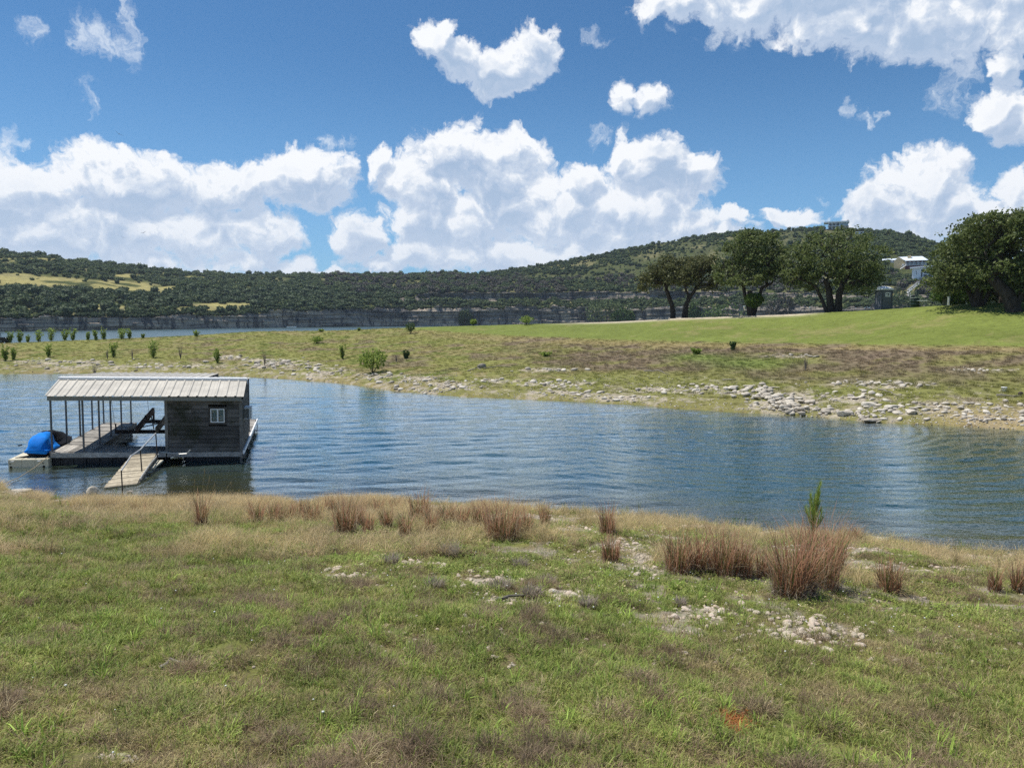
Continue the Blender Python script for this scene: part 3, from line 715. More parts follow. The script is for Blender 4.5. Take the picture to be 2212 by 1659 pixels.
def build_far_grass():
    P = [tuft('clump', 70, 0.26, 0.28, 0.6, 0.018, 2, 60+s) for s in range(3)]
    P += [tuft('tall_clump', 60, 0.5, 0.24, 0.45, 0.016, 3, 70+s, curl=0.7) for s in range(2)]
    az, d, x, y = polar_points(60000, -40, 40, 30, 116, 0.45)
    z = ground_z(az, d); ok = (d > FS_in(az)+0.15) & (d < CD(az)+3); az, d, x, y, z = [q[ok] for q in (az, d, x, y, z)]
    c, w = land_color(x, y, z); n = len(x)
    idx = RNG.integers(0, 3, n); tall = (w['pb'] > 0.4) & (RNG.random(n) < 0.35); idx = np.where(tall, RNG.integers(3, 5, n), idx)
    tint = c*(1.25+0.6*RNG.random((n, 1))); pale = c.mean(1) > 0.27
    tint[pale] = OLIVE*(1+0.5*RNG.random((pale.sum(), 1)))
    dens = 1-0.72*w['lw']-0.75*np.clip(patches(w['xu'], w['yu'], STONY), 0, 1); dens = dens*(0.35+0.65*sstep(d-w['fs'], 0.5, 5)); dens = np.where(w['pb'] > 0.4, 1.0, dens*0.8)
    keep = RNG.random(n) < dens; pos = np.stack([x, y, z-0.01], 1)[keep]; m = len(pos)
    rot = np.stack([RNG.normal(0, 0.08, m), RNG.normal(0, 0.08, m), RNG.uniform(0, 6.28, m)], 1)
    s = (0.30+0.5*RNG.random(m))*np.where(w['lw'][keep] > 0.5, 0.35, 1.0)*np.where(d[keep]-w['fs'][keep] < 3, 0.6, 1.0)
    scatter('far_bank_grass', pos, rot, np.stack([s, s, s*(0.6+0.5*RNG.random(m))], 1), idx[keep], tint[keep], P)
build_far_grass()

# ------------------------------------------------------------------ trees and bushes
def ico(sub=1):
    import bmesh
    bm = bmesh.new(); bmesh.ops.create_icosphere(bm, subdivisions=sub, radius=1.0)
    V = np.array([v.co[:] for v in bm.verts]); F = np.array([[v.index for v in f.verts] for f in bm.faces]); bm.free(); return V, F
ICO1, ICO2, ICO3 = ico(1), ico(2), ico(3)
def leaf_quads(C, size, rg, up=0.35):
    """one small bent leaf-cluster quad at each centre"""
    n = len(C); d = rg.normal(0, 1, (n, 3)); d /= np.linalg.norm(d, axis=1)[:, None]; e = rg.normal(0, 1, (n, 3)); e -= (e*d).sum(1)[:, None]*d; e /= np.linalg.norm(e, axis=1)[:, None]
    s = size*(0.55+0.9*rg.random((n, 1))); a = d*s; b = e*s*(0.45+0.3*rg.random((n, 1)))
    V = np.stack([C-a, C+b, C+a, C-b], 1).reshape(-1, 3); F = np.arange(4*n).reshape(n, 4); return V, F
def crown_points(lobes, n, rg, shell=0.5, holes=0.0, seed=0):
    L = np.array(lobes, float); vol = L[:, 3]*L[:, 4]*L[:, 5]; k = rg.choice(len(L), n, p=vol/vol.sum())
    d = rg.normal(0, 1, (n, 3)); d /= np.linalg.norm(d, axis=1)[:, None]; r = (shell+(1-shell)*rg.random((n, 1)))**0.6
    nz = 1+0.30*(fbm(d[:, 0]*2.6+k*3.1+seed, d[:, 1]*2.6+d[:, 2]*2.2, 3, 5)[:, None]-0.5)*2
    C = L[k, :3]+d*r*nz*L[k, 3:6]
    if holes > 0:
        h = fbm(C[:, 0]*0.9+C[:, 2]*0.3+seed, C[:, 1]*0.7+C[:, 2]*0.9, 3, 12+seed); C = C[h > holes]
    return C

def bush_mesh(name, mat, seed, n=150, wide=1.0, tall=0.8, leaf=0.16, core=True, trunk=False):
    """a unit bush about 2 across, 1 to 2 high, standing on z = 0"""
    rg = np.random.default_rng(seed)
    lobes = [(0, 0, 0.62*tall, 0.72*wide, 0.72*wide, 0.6*tall)]
    for i in range(5):
        a = rg.uniform(0, 6.28); r = 0.5*wide; lobes.append((r*math.cos(a), r*math.sin(a), (0.5+0.45*rg.random())*tall, 0.42*wide, 0.42*wide, 0.36*tall))
    C = crown_points(lobes, n, rg, 0.7, 0, seed); C[:, 2] = np.abs(C[:, 2]); V, F = leaf_quads(C, leaf, rg)
    Vs = [V]; Fs = [tuple(f) for f in F]; nb = len(V)
    if core:
        cv, cf = ICO1
        for l in lobes:
            q = cv*np.array(l[3:6])*0.78*(1+0.22*rg.normal(0, 1, (len(cv), 1)))+np.array(l[:3]); Vs.append(q); Fs += [tuple(f+nb) for f in cf]; nb += len(q)
    me = bpy.data.meshes.new(name); me.from_pydata(np.concatenate(Vs).tolist(), [], [tuple(int(i) for i in f) for f in Fs]); me.materials.append(mat); return me

M_JUN = [leaf_mat('juniper_dark', (0.046, 0.072, 0.034), (0.100, 0.138, 0.058), 0.25, 0.7),
         leaf_mat('scrub_mid_green', (0.080, 0.115, 0.044), (0.155, 0.195, 0.076), 0.25, 0.7),
         leaf_mat('scrub_pale_green', (0.120, 0.155, 0.060), (0.190, 0.225, 0.095), 0.2, 0.7),
         leaf_mat('bare_grey_scrub', (0.060, 0.058, 0.045), (0.125, 0.112, 0.090), 0.05, 0.8)]
FARB = []
for _k, _m in enumerate(M_JUN):
    for _s in range(4): FARB.append(bush_mesh('far_bush', _m, 100+_k*10+_s, 170 if _k < 3 else 130, 1.0, (0.75, 0.95, 1.15, 0.85)[_s], 0.17))

def hill_xyz(az, d): 
    z = far_z(az, d); return d*np.sin(np.radians(az)), d*np.cos(np.radians(az)), z
HOUSE_CLEAR = [(1807,499,30,16),(1965,574,40,16),(1990,596,22,14),(1925,562,22,9),(1856,505,16,8),(1968,632,14,22)]
def build_far_woods():
    az = RNG.uniform(-44, 44, 44000); b = BD(az); rd = RD(az)
    m = RNG.random(44000)**0.85; d = (b+4)+m*(rd+14-b-4); d[42500:] = b[42500:]+RNG.uniform(3.2, 5.5, 1500)
    x, y, z = hill_xyz(az, d); xu, yu = proj(x, y, z)
    n1 = fbm(x/28, y/28, 3, 150); n2 = fbm(x/9, y/9, 3, 151)
    dens = 0.62+0.5*(n1-0.5)
    mead = patches(xu, yu, MEADOW); right = sstep(xu, 950, 1150)
    dens = dens*(1-np.clip(mead*1.7, 0, 1)*(0.975-0.30*right))
    openR = np.exp(-((xu-1500)/330)**2-((yu-575)/48)**2)*right
    dens = dens*(1-0.40*openR)
    dens = np.maximum(dens, 0.95*sstep(yu, 640, 650)*(1-sstep(yu, 676, 690))*sstep(xu, 560, 700)*(1-0.5*sstep(n1, 0.5, 0.6)))
    dens = np.where((yu > 628) & (yu < 652) & (xu < 1000) & (mead < 0.2), 0.9, dens)
    dens = np.where((xu > 1820) & (yu < 620), np.maximum(dens, 0.85), dens)
    dens = np.where(((d-b) > 26) & ((d-b) < 34) & (xu > 860), dens*0.25, dens)
    for h in HOUSE_CLEAR:
        dens = dens*(((xu-h[0])/h[2])**2+((yu-h[1]-4)/h[3])**2 > 1)
    dens = np.where((d-b > 3) & (d-b < 7), 0.9, dens)
    # thin out the far slopes so that crowns do not merge into a mat
    keep = RNG.random(len(x)) < dens*(0.68+0.26*sstep(xu, 850, 1150))
    # nothing in the fall of the two cliffs
    keep &= (d-b > 3.2)
    az, d, x, y, z, xu, yu, n1, n2, mead = [q[keep] for q in (az, d, x, y, z, xu, yu, n1, n2, mead)]
    n = len(x); right = sstep(xu, 850, 1150)
    r = RNG.random(n)
    kind = np.where(r < 0.45+0.15*right, 0, 1); kind = np.where((RNG.random(n) < 0.22*(1-right)) & (n2 > 0.5) & (yu < 640), 2, kind)
    low = (yu > 628) & (xu < 1050); kind = np.where(low & (RNG.random(n) < 0.85), 0, kind)
    grey = (xu > 700) & (yu > 596) & (yu < 640) & (n1 > 0.46) & (RNG.random(n) < 0.6); kind = np.where(grey, 3, kind)
    kind = np.where((xu > 1800) & (kind == 2), 0, kind)
    idx = kind*4+RNG.integers(0, 4, n)
    s = 1.5+1.7*RNG.random(n)**1.5; s = s*np.where(low & (RNG.random(n) < 0.5), 1.35, 1.0)*np.where(right > 0.5, 0.92, 1)
    s = np.where((mead > 0.3), s*0.75, s); s = np.where((xu > 1000) & (yu < 600) & (RNG.random(n) < 0.5), s*0.6, s)
    nearridge = (RD(az)-d) < 30; s = np.where(nearridge & (RNG.random(n) < 0.35), s*1.35, s)
    s = np.where(d-BD(az) < 6, s*0.62, s)
    rz = RNG.uniform(0, 6.28, n); sz = s*(0.75+0.5*RNG.random(n))
    # the 300 that show largest stand as single trees, the rest is one mass
    app = s/np.hypot(x, y)*np.where((xu > -20) & (xu < 2230), 1, 0)*np.where(nearridge | low | (mead > 0.2), 1.25, 1.0)
    # spread the single trees over the hills, the ridge and the meadows instead of one shore
    band = np.where(low | (yu > 640), 0, np.where(nearridge, 1, np.where(mead > 0.2, 2, 3))); picked = []
    for bd, cnt in ((0, 95), (1, 95), (2, 40), (3, 70)):
        c_ = np.where(band == bd)[0]; picked += list(c_[np.argsort(-app[c_])][:cnt])
    single = np.array(picked); rest = np.setdiff1d(np.arange(n), single)
    pos = np.stack([x, y, z-0.15*s], 1)
    o = scatter('hillside_scrub', pos[rest], np.stack([0*rz, 0*rz, rz], 1)[rest], np.stack([s, s, sz], 1)[rest], idx[rest], np.zeros((len(rest), 3)), FARB)
    tag(o, 'dense mass of dark juniper and oak scrub covering the far hills', 'scrub')
    nm = ['juniper_tree', 'scrub_oak', 'pale_oak', 'bare_bush']; lab = ['dark juniper', 'mid green scrub oak', 'pale green oak', 'grey bare bush']
    where = ['at the lake cliff edge', 'on the skyline', 'in dry grass', 'on the wooded slope']
    marks = [(60, 'above the left edge shrubs'), (180, 'above the covered watercraft'), (300, 'above the boat lift'), (420, 'above the dark shed'), (560, 'above the pale stones'), (700, 'left of the round bush'), (850, 'above the round bush'), (1000, 'behind the lawn corner'),
             (1180, 'over the middle cliff'), (1360, 'left of the small oaks'), (1520, 'behind the small oaks'), (1680, 'behind the round oak'), (1800, 'left of the summit house'), (1900, 'right of the summit house'), (2500, 'behind the big right oaks')]
    med = np.median(s[single])
    for i in single:
        o = bpy.data.objects.new(nm[kind[i]], FARB[idx[i]]); o.location = pos[i]; o.rotation_euler = (0, 0, rz[i]); o.scale = (s[i], s[i], sz[i]); link(o)
        mk = next(t for lim, t in marks if xu[i] < lim); size = 'larger' if s[i] > med*1.12 else ('smaller' if s[i] < med*0.88 else 'medium')
        L = '%s %s %s %s' % (size, lab[kind[i]], where[band[i]], mk); tag(o, L, 'tree' if kind[i] < 3 else 'bush', L.replace('larger', 'large').replace('smaller', 'small'))
build_far_woods()

# ------------------------------------------------------------------ live oaks on the crest
def bark_mat(name, c0, c1, sc=6):
    m, t = newmat(name); co = t.n('ShaderNodeTexCoord').outputs['Object']
    n = t.noise(t.vm('MULTIPLY', co, (1, 1, 0.25)), sc, 6, 0.7)
    out(t, bsdf(t, t.ramp(n, [(0.3, c0), (0.7, c1)]), 0.95, 0.1, bump(t, n, 1.0, 0.05))); return m
M_BARK = bark_mat('oak_bark', (0.020, 0.016, 0.013), (0.085, 0.070, 0.058))
M_OAK = [leaf_mat('oak_leaves', (0.072, 0.100, 0.032), (0.190, 0.225, 0.078), 0.42, 0.55),
         leaf_mat('oak_leaves_brownish', (0.080, 0.092, 0.034), (0.175, 0.175, 0.075), 0.36, 0.6)]
def limb(mb, p0, p1, r0, r1, rg, n=5, wig=0.10, nside=7):
    p0 = Vector(p0); p1 = Vector(p1); L = (p1-p0).length; pts = []; rs = []
    for i in range(n+1):
        t = i/n; q = p0.lerp(p1, t); w = math.sin(math.pi*t)*L*wig
        q = q+Vector((rg.normal(0, w), rg.normal(0, w), rg.normal(0, w*0.5)+math.sin(math.pi*t)*L*0.06)); pts.append(q); rs.append(r0+(r1-r0)*t)
    mb.tube(pts, rs, nside); return pts
def oak(base, trunks, lobes, label, seed, n_leaf=15000, leaf=0.13, mat=0, name='oak_tree', sprout=None, holes=0.475):
    """trunks: list of lists of (x,z[,y]) offsets going up; lobes: crown masses (x,y,z,rx,ry,rz) relative to base"""
    rg = np.random.default_rng(seed); root = empty(name, base); tag(root, label, 'tree', 'oaks along the crest of the lawn')
    forks = []
    for tr in trunks:
        mb = MB(); pts = [Vector((p[0], p[2], p[1])) for p in tr['p']]
        dense = []; 
        for i in range(len(pts)-1):
            for k in range(4): dense.append(pts[i].lerp(pts[i+1], k/4)+Vector((rg.normal(0, .03), rg.normal(0, .03), 0)))
        dense.append(pts[-1]); n = len(dense); rr = [tr['r']*(1.25 if i == 0 else 1.0)*(1-0.45*i/(n-1)) for i in range(n)]
        mb.tube(dense, rr, 10); mb.build('trunk', M_BARK, root, True); forks.append((dense[-1], rr[-1])); forks.append((dense[int(n*0.7)], rr[int(n*0.7)]*0.8))
    mb = MB(); twigs = []
    for l in lobes:
        c = Vector(l[:3]); f = min(forks, key=lambda q: (q[0]-c).length+rg.random()*0.5)
        pts = limb(mb, f[0], c, f[1]*0.62, 0.06, rg, 6)
        for k in range(7):
            q = pts[rg.integers(2, len(pts))]; d = Vector(rg.normal(0, 1, 3)).normalized(); e = c+Vector((d.x*l[3], d.y*l[4], d.z*l[5]))*0.9
            limb(mb, q, e, 0.055, 0.015, rg, 4, 0.08, 5)
    mb.build('branch', M_BARK, root, True)
    C = crown_points(lobes, n_leaf, rg, 0.35, holes, seed)
    # leaves gather into sprays, with gaps between them
    cl = crown_points(lobes, max(220, n_leaf//52), rg, 0.45, 0, seed+1); k = rg.integers(0, len(cl), int(n_leaf*0.95)); C2 = cl[k]+rg.normal(0, 0.24, (len(k), 3))*np.array([1.35, 1.35, 0.62])
    C2 = C2[fbm(C2[:, 0]*0.9+seed, C2[:, 1]*.6+C2[:, 2]*1.1, 3, 19+seed) > holes-0.02]; C = np.concatenate([C[:int(len(C)*0.16)], C2]); V, F = leaf_quads(C, leaf, rg)
    me = mesh_np('crown', V, F, M_OAK[mat]); link(bpy.data.objects.new('crown', me), root)
    if sprout:
        C = crown_points([sprout], 2600, rg, 0.2); V, F = leaf_quads(C, 0.10, rg); me = mesh_np('trunk_sprouts', V, F, M_SPR); link(bpy.data.objects.new('trunk_sprouts', me), root)
    return root
M_SPR = leaf_mat('fresh_green_sprouts', (0.05, 0.10, 0.015), (0.11, 0.17, 0.035), 0.3, 0.55)
def crest_pt(xu, extra):
    a = float(azslope(xu, 690)[0]); d = float(CD(a))+extra; z = float(ground_z(np.array([a]), np.array([d]))[0])
    return Vector((d*math.sin(R(a)), d*math.cos(R(a)), z)), d
def lobes_px(base, d, lst, depth=None):
    """crown masses measured on the photograph, turned into metres around the tree's base"""
    o = []; a0 = None
    for (x, y, rx, ry, dy) in lst:
        p = at_dist(x, y, d+dy)-base; k = d/FOC; o.append((p.x, p.y, p.z, rx*k, (depth or rx*0.85)*k, ry*k))
    return o
def pxp(base, d, lst):
    r = []
    for q in lst:
        p = at_dist(q[0], q[1], d+(q[2] if len(q) > 2 else 0))-base; r.append((p.x, p.z, p.y))
    return r
def T(base, d, r, lst):
    p = pxp(base, d, lst); p[0] = (p[0][0], -0.4, p[0][2]); return dict(r=r, p=p)
b, d = crest_pt(1454, 2.5); oak(b, [T(b, d, .33, [(1455,688),(1452,660),(1441,632),(1437,612)])],
    lobes_px(b, d, [(1440,580,40,24,0),(1400,605,26,20,-1),(1425,600,34,22,1.5),(1462,590,34,26,-1),(1388,622,16,12,0),(1450,565,26,14,1)]), 'small leaning oak at the left end of the crest row of trees', 201, 11000, mat=1, holes=.48)
b, d = crest_pt(1478, 2.5); oak(b, [T(b, d, .30, [(1477,687),(1481,660),(1492,640),(1505,620)]), T(b, d, .2, [(1483,655),(1486,635),(1478,615)])],
    lobes_px(b, d, [(1500,578,42,24,1),(1530,596,34,26,0),(1480,600,34,24,-1.5),(1550,616,20,16,0),(1510,612,36,18,1),(1525,570,26,14,-1)]), 'small forked oak just right of the leftmost leaning oak', 202, 12000, mat=1, holes=.48)
b, d = crest_pt(1624, 3.0); oak(b, [T(b, d, .50, [(1623,682),(1623,650),(1620,628)]), T(b, d, .24, [(1622,640),(1606,618),(1588,606)]), T(b, d, .24, [(1626,640),(1645,622),(1668,612)])],
    lobes_px(b, d, [(1620,535,62,38,0),(1585,560,46,38,1),(1655,555,50,42,-1),(1620,580,70,30,2),(1575,595,34,22,-2),(1680,590,30,22,0),(1640,515,40,18,1),(1560,578,20,26,0),(1610,605,50,16,-2)]),
    'large round oak with leafy green sprouts around its trunk', 203, 20000, sprout=tuple((at_dist(1629,649,d-1)-b))+(1.15, 1.0, .85))
b, d = crest_pt(1800, 3.0); oak(b, [T(b, d, .42, [(1796,676),(1794,650),(1790,625),(1782,605)]), T(b, d, .40, [(1810,676),(1812,645),(1818,615),(1815,590)]), T(b, d, .2, [(1793,636),(1765,622),(1740,606),(1722,600)])],
    lobes_px(b, d, [(1800,540,75,42,0),(1750,560,55,42,1),(1850,565,60,44,-1),(1720,590,38,34,0),(1800,600,95,30,2),(1885,600,32,30,0),(1770,515,34,22,-1),(1825,512,46,18,1),(1700,610,20,20,1),(1870,625,36,14,-1),(1850,590,50,30,2)]),
    'widest twin trunked oak beside the portable toilet', 204, 27000, mat=0)
b, d = crest_pt(2112, -1.0); oak(b, [T(b, d, .42, [(2112,660),(2112,636),(2122,616),(2130,590)]), T(b, d, .24, [(2110,645),(2092,625),(2074,606)]), T(b, d, .2, [(2114,640),(2140,628),(2160,640)])],
    lobes_px(b, d, [(2070,562,56,42,0),(2105,530,60,46,1),(2052,592,40,38,-1),(2080,600,70,36,1),(2130,570,50,40,-2),(2150,510,56,40,2),(2030,612,24,24,0),(2115,610,50,22,2)]),
    'big dark oak with a forked V shaped trunk at the right of the lawn', 205, 24000, leaf=.12)
b, d = crest_pt(2193, -3.5); oak(b, [T(b, d, .62, [(2194,664),(2180,640),(2158,616),(2140,600)]), T(b, d, .26, [(2192,645),(2208,630),(2222,616)])],
    lobes_px(b, d, [(2170,500,62,36,0),(2125,520,50,34,1),(2200,540,50,48,1),(2150,560,60,40,0),(2240,520,60,50,0),(2190,590,60,34,1),(2260,590,60,40,0),(2150,482,46,20,-1),(2205,480,40,18,1)]),
    'tallest oak with a thick leaning trunk at the right edge of the lawn', 206, 26000, leaf=.125, holes=.50)
b, d = crest_pt(2164, 5.0); oak(b, [T(b, d, .3, [(2166,658),(2164,635),(2170,612)])], lobes_px(b, d, [(2170,595,50,30,0),(2150,605,36,24,1),(2205,600,40,26,1)]), 'oak half hidden between the forked oak and the leaning oak', 207, 9000)
# ------------------------------------------------------------------ boat dock
DKW = 0.45                                           # deck height above the lake
_x, _y = [float(q) for q in ((lambda v: (v.x, v.y))(at_dist(110, 976.5, (EYE-DKW)/-float(azslope(110, 976.5)[1]))))]
DO = Vector((_x, _y, 0.0))
E1 = Vector((math.cos(R(7.0)), math.sin(R(7.0)), 0)); E2 = Vector((math.sin(R(-15.8)), math.cos(R(-15.8)), 0))
def Q(u, v, w): return E1*u+E2*v+Vector((0, 0, w))
def qbox(mb, u0, u1, v0, v1, w0, w1):
    return mb.hexa([Q(u0,v0,w0),Q(u1,v0,w0),Q(u1,v1,w0),Q(u0,v1,w0),Q(u0,v0,w1),Q(u1,v0,w1),Q(u1,v1,w1),Q(u0,v1,w1)])
def wood_mat(name, c0, c1, sc=1.0, along=(1, 1, 1), rough=0.85, moss=0.0):
    m, t = newmat(name); co = t.n('ShaderNodeTexCoord').outputs['Object']
    rnd = t.n('ShaderNodeObjectInfo').outputs['Random']
    cs = t.vm('ADD', co, t.n('ShaderNodeCombineXYZ', None, i0=t.m('MULTIPLY', rnd, 37.0), i1=t.m('MULTIPLY', rnd, 11.0), i2=0.0))
    n = t.noise(t.vm('MULTIPLY', cs, along), 5*sc, 6, 0.7); n2 = t.noise(co, 1.3, 4, 0.6)
    col = t.ramp(n, [(0.28, c0), (0.72, c1)])
    v = t.m('MULTIPLY', t.mr(rnd, 0, 1, 0.60, 1.38, False), t.mr(n2, 0.3, 0.7, 0.7, 1.25, False))
    col = t.vm('MULTIPLY', col, t.n('ShaderNodeCombineXYZ', None, i0=v, i1=v, i2=v))
    if moss: col = t.mix(t.mr(t.noise(co, 1.1, 5, 0.7), 0.50, 0.66, 0, moss), col, (0.030, 0.034, 0.014, 1))
    out(t, bsdf(t, col, rough, 0.2, bump(t, n, 0.6, 0.006))); return m
M_DECK = wood_mat('weathered_deck_boards', (0.15, 0.14, 0.125), (0.42, 0.395, 0.355), 1.0, (1, 1, 3))
M_SIDING = wood_mat('dark_weathered_siding', (0.058, 0.054, 0.050), (0.175, 0.158, 0.138), 1.0, (0.4, 0.4, 6), moss=0.75)
M_TRIM = wood_mat('grey_wood_trim', (0.12, 0.112, 0.10), (0.25, 0.235, 0.21), 1.0, (1, 1, 3))
M_RAMPW = wood_mat('sun_bleached_ramp_boards', (0.26, 0.22, 0.155), (0.50, 0.44, 0.33), 1.0, (3, 1, 1))
def plain(name, col, rough=0.6, spec=0.3, metal=0.0, var=0.12, sc=3.0, bmp=0.0):
    m, t = newmat(name); co = t.n('ShaderNodeTexCoord').outputs['Object']; n = t.noise(co, sc, 5, 0.6)
    v = t.mr(n, 0.3, 0.7, 1-var, 1+var, False)
    c = t.vm('MULTIPLY', c4(col)[:3], t.n('ShaderNodeCombineXYZ', None, i0=v, i1=v, i2=v))
    out(t, bsdf(t, c, rough, spec, bump(t, n, bmp, 0.01) if bmp else None, metal)); return m
M_ROOF = plain('pale_painted_roof_metal', (0.46, 0.43, 0.37), 0.55, 0.3, 0, 0.18, 1.6)
M_STEEL = plain('dull_grey_steel_post', (0.13, 0.14, 0.155), 0.5, 0.4, 0.3)
M_RUST = plain('dark_rusty_steel', (0.060, 0.045, 0.038), 0.75, 0.3, 0.2, 0.4, 8)
M_FASC = plain('grey_green_metal_fascia', (0.24, 0.245, 0.225), 0.5, 0.35)
M_FLOAT = plain('black_plastic_float', (0.020, 0.021, 0.023), 0.55, 0.3, 0, 0.4, 2.0)
M_WHITE = plain('white_vinyl', (0.80, 0.80, 0.78), 0.4, 0.4, 0, 0.04)
M_GALV = plain('galvanised_pipe', (0.52, 0.52, 0.50), 0.4, 0.5, 0.5)
M_BEIGE = plain('beige_plastic_float', (0.55, 0.50, 0.37), 0.6, 0.3, 0, 0.08)
M_ROPE = plain('old_rope', (0.30, 0.25, 0.17), 0.9, 0.1)
M_DARK = plain('dark_hollow', (0.012, 0.012, 0.012), 0.9, 0.1)
def mat_glass():
    m, t = newmat('window_glass')
    g = t.n('ShaderNodeBsdfGlossy', None, Color=(0.9, 0.95, 1, 1), Roughness=0.03); tr = t.n('ShaderNodeBsdfTransparent', None, Color=(0.75, 0.85, 0.85, 1))
    fr = t.n('ShaderNodeFresnel', None, IOR=1.5)
    out(t, t.n('ShaderNodeMixShader', None, i0=t.m('MULTIPLY_ADD', fr.outputs[0], 0.8, 0.02, clamp=True), i1=tr.outputs[0], i2=g.outputs[0]).outputs[0]); return m
M_GLASS = mat_glass()

W_ = 6.36; HU0 = 3.79; HU1 = 6.33; HV = 3.3; SL0 = 1.28; VB = 7.3
EAV = 2.42; RID = 2.90; RV = 1.45; REAR = 2.64
dock = empty('boat_dock', DO); dock.rotation_euler = (0, R(0.9), 0)
tag(dock, 'floating wooden boat dock with pale metal roof and dark plank shed', 'boat dock')
def build_dock():
    rg = np.random.default_rng(5)
    # deck boards: the front walkway's boards run away from the shore, the finger's boards run across it
    nb = 27; w = HU0/nb
    for i in range(nb):
        u0 = i*w; u1 = u0+w-0.012
        d = 1.02
        if u0 < SL0+0.02: d = 1.45-0.0
        elif u0 < SL0+0.75: d = 1.45-(u0-SL0)/0.75*0.43
        mb = MB(); qbox(mb, u0, u1, -0.02, d, DKW-0.035, DKW+rg.normal(0, 0.003)); mb.build('plank', M_DECK, dock)
    n2 = int((VB-1.46)/0.145)
    for i in range(n2):
        v0 = 1.47+i*0.145
        mb = MB(); qbox(mb, 0, SL0, v0, v0+0.133, DKW-0.035, DKW+rg.normal(0, 0.003)); mb.build('plank', M_DECK, dock)
    for i in range(int((8.4-HV)/0.145)):
        v0 = HV+0.05+i*0.145
        mb = MB(); qbox(mb, 5.75, W_, v0, v0+0.133, DKW-0.035, DKW+rg.normal(0, 0.003)); mb.build('plank', M_DECK, dock)
    # rim joists and edge boards
    for (a, b) in ((0.0, 3.05), (3.07, HU0-0.02), (HU0+0.02, 6.33)):
        mb = MB(); qbox(mb, a, b, -0.065, -0.022, DKW-0.19, DKW-0.02); mb.build('edge_board', M_DECK, dock)
    for (u0, u1, v0, v1) in ((-0.045, -0.002, -0.02, VB), (SL0+0.002, SL0+0.045, 1.46, VB), (SL0+0.78, HU0, 1.024, 1.065), (0, SL0, VB, VB+0.04), (5.70, 5.745, HV, 8.4), (5.75, W_, 8.4, 8.44)):
        mb = MB(); qbox(mb, u0, u1, v0, v1, DKW-0.20, DKW+0.006); mb.build('edge_board', M_TRIM, dock)
    mb = MB(); mb.bar(Q(SL0+.02, 1.46, DKW-0.1), Q(SL0+0.80, 1.05, DKW-0.1), 0.04, 0.21); mb.build('edge_board', M_TRIM, dock)
    mb = MB(); qbox(mb, W_+0.005, W_+0.06, -0.04, 8.44, DKW-0.10, DKW+0.03); mb.build('bumper_strip', M_WHITE, dock)
    # black floats under the deck
    fl = [(0.03, 2.45, 0.0, 1.0), (0.03, 1.15, 1.3, 7.2), (4.40, 6.27, 0.05, 3.2), (5.8, 6.3, 3.4, 8.3), (3.2, 3.75, 0.6, 1.0)]
    for (u0, u1, v0, v1) in fl:
        mb = MB(); qbox(mb, u0, u1, v0, v1, -0.25, DKW-0.19); fo = mb.build('float', M_FLOAT, dock)
        k = u0+0.2
        while k < u1-0.1:
            r = MB(); qbox(r, k, k+0.06, v0-0.03, v0-0.001, -0.2, DKW-0.21); r.build('rib', M_FLOAT, fo); k += 0.42
    for u in (HU0-0.05, 4.35):                        # joists seen in the gap under the shed
        mb = MB(); qbox(mb, u, u+0.09, 0.0, 3.2, 0.12, DKW-0.04); mb.build('joist', M_DARK, dock)
    # posts
    def post(u, v, top, r=0.024, base=DKW):
        mb = MB(); mb.bar(Q(u, v, base), Q(u, v, top), 2*r, 2*r, (0, 1, 0)); mb.build('post', M_STEEL, dock)
        mb = MB(); qbox(mb, u-0.08, u+0.08, v-0.08, v+0.08, base+0.001, base+0.02); mb.build('post_foot', M_STEEL, dock)
    def roofz(v): return (EAV+(RID-EAV)*(v+0.30)/(RV+0.30) if v < RV else RID+(REAR-RID)*(v-RV)/(VB+0.1-RV))-0.10
    for v in (0.05, 1.75, 3.45, 5.2, 7.0):
        post(0.02, v, roofz(v)); post(1.05 if v < 0.1 else 1.15, v, roofz(v))
    post(6.28, 4.6, REAR+0.05, 0.024); post(4.75, 7.2, REAR-0.1, 0.03, -0.2)
    # roof frame
    for (u0, u1, v, z) in ((0.0, 6.36, -0.22, EAV-0.075),):
        mb = MB(); qbox(mb, u0, u1, v, v+0.05, z-0.09, z+0.045); mb.build('fascia', M_FASC, dock)
    for v in (1.4, 3.45, 5.2, 7.15):
        mb = MB(); qbox(mb, 0.0, 4.80, v, v+0.06, roofz(v)-0.06, roofz(v)+0.05); mb.build('roof_beam', M_RUST, dock)
    for u in (0.03, 1.3, 2.6, 4.74):
        mb = MB(); mb.bar(Q(u, 1.45, RID-0.09), Q(u, 7.3, REAR-0.09), 0.05, 0.09); mb.build('rafter', M_RUST, dock)
    for u in (0.03, 2.0, 4.0, 6.28):
        mb = MB(); mb.bar(Q(u, -0.2, EAV-0.06), Q(u, RV, RID-0.09), 0.05, 0.07); mb.build('rafter', M_RUST, dock)
    # ribbed roof sheets
    def sheet(u0, u1, v0, z0, v1, z1, nm='roof_sheet'):
        per = 0.292; V = []; us = []; k = 0; n = max(1, int(round((u1-u0)/per))); p = (u1-u0)/n
        prof = [(0.0, 0), (0.10, 0.032), (0.20, 0.032), (0.30, 0), (0.60, 0.0), (0.64, 0.006), (0.68, 0)]
        for i in range(n): us += [(u0+p*(i+a), h) for a, h in prof]
        us.append((u1, 0.0)); mb = MB(); m = len(us); nv = 2
        for j in range(nv):
            v = v0+(v1-v0)*j/(nv-1); z = z0+(z1-z0)*j/(nv-1)
            for (u, h) in us: mb.v.append(tuple(Q(u, v, z+h)))
        for j in range(nv):
            v = v0+(v1-v0)*j/(nv-1); z = z0+(z1-z0)*j/(nv-1)
            for (u, h) in us: mb.v.append(tuple(Q(u, v, z+h-0.008)))
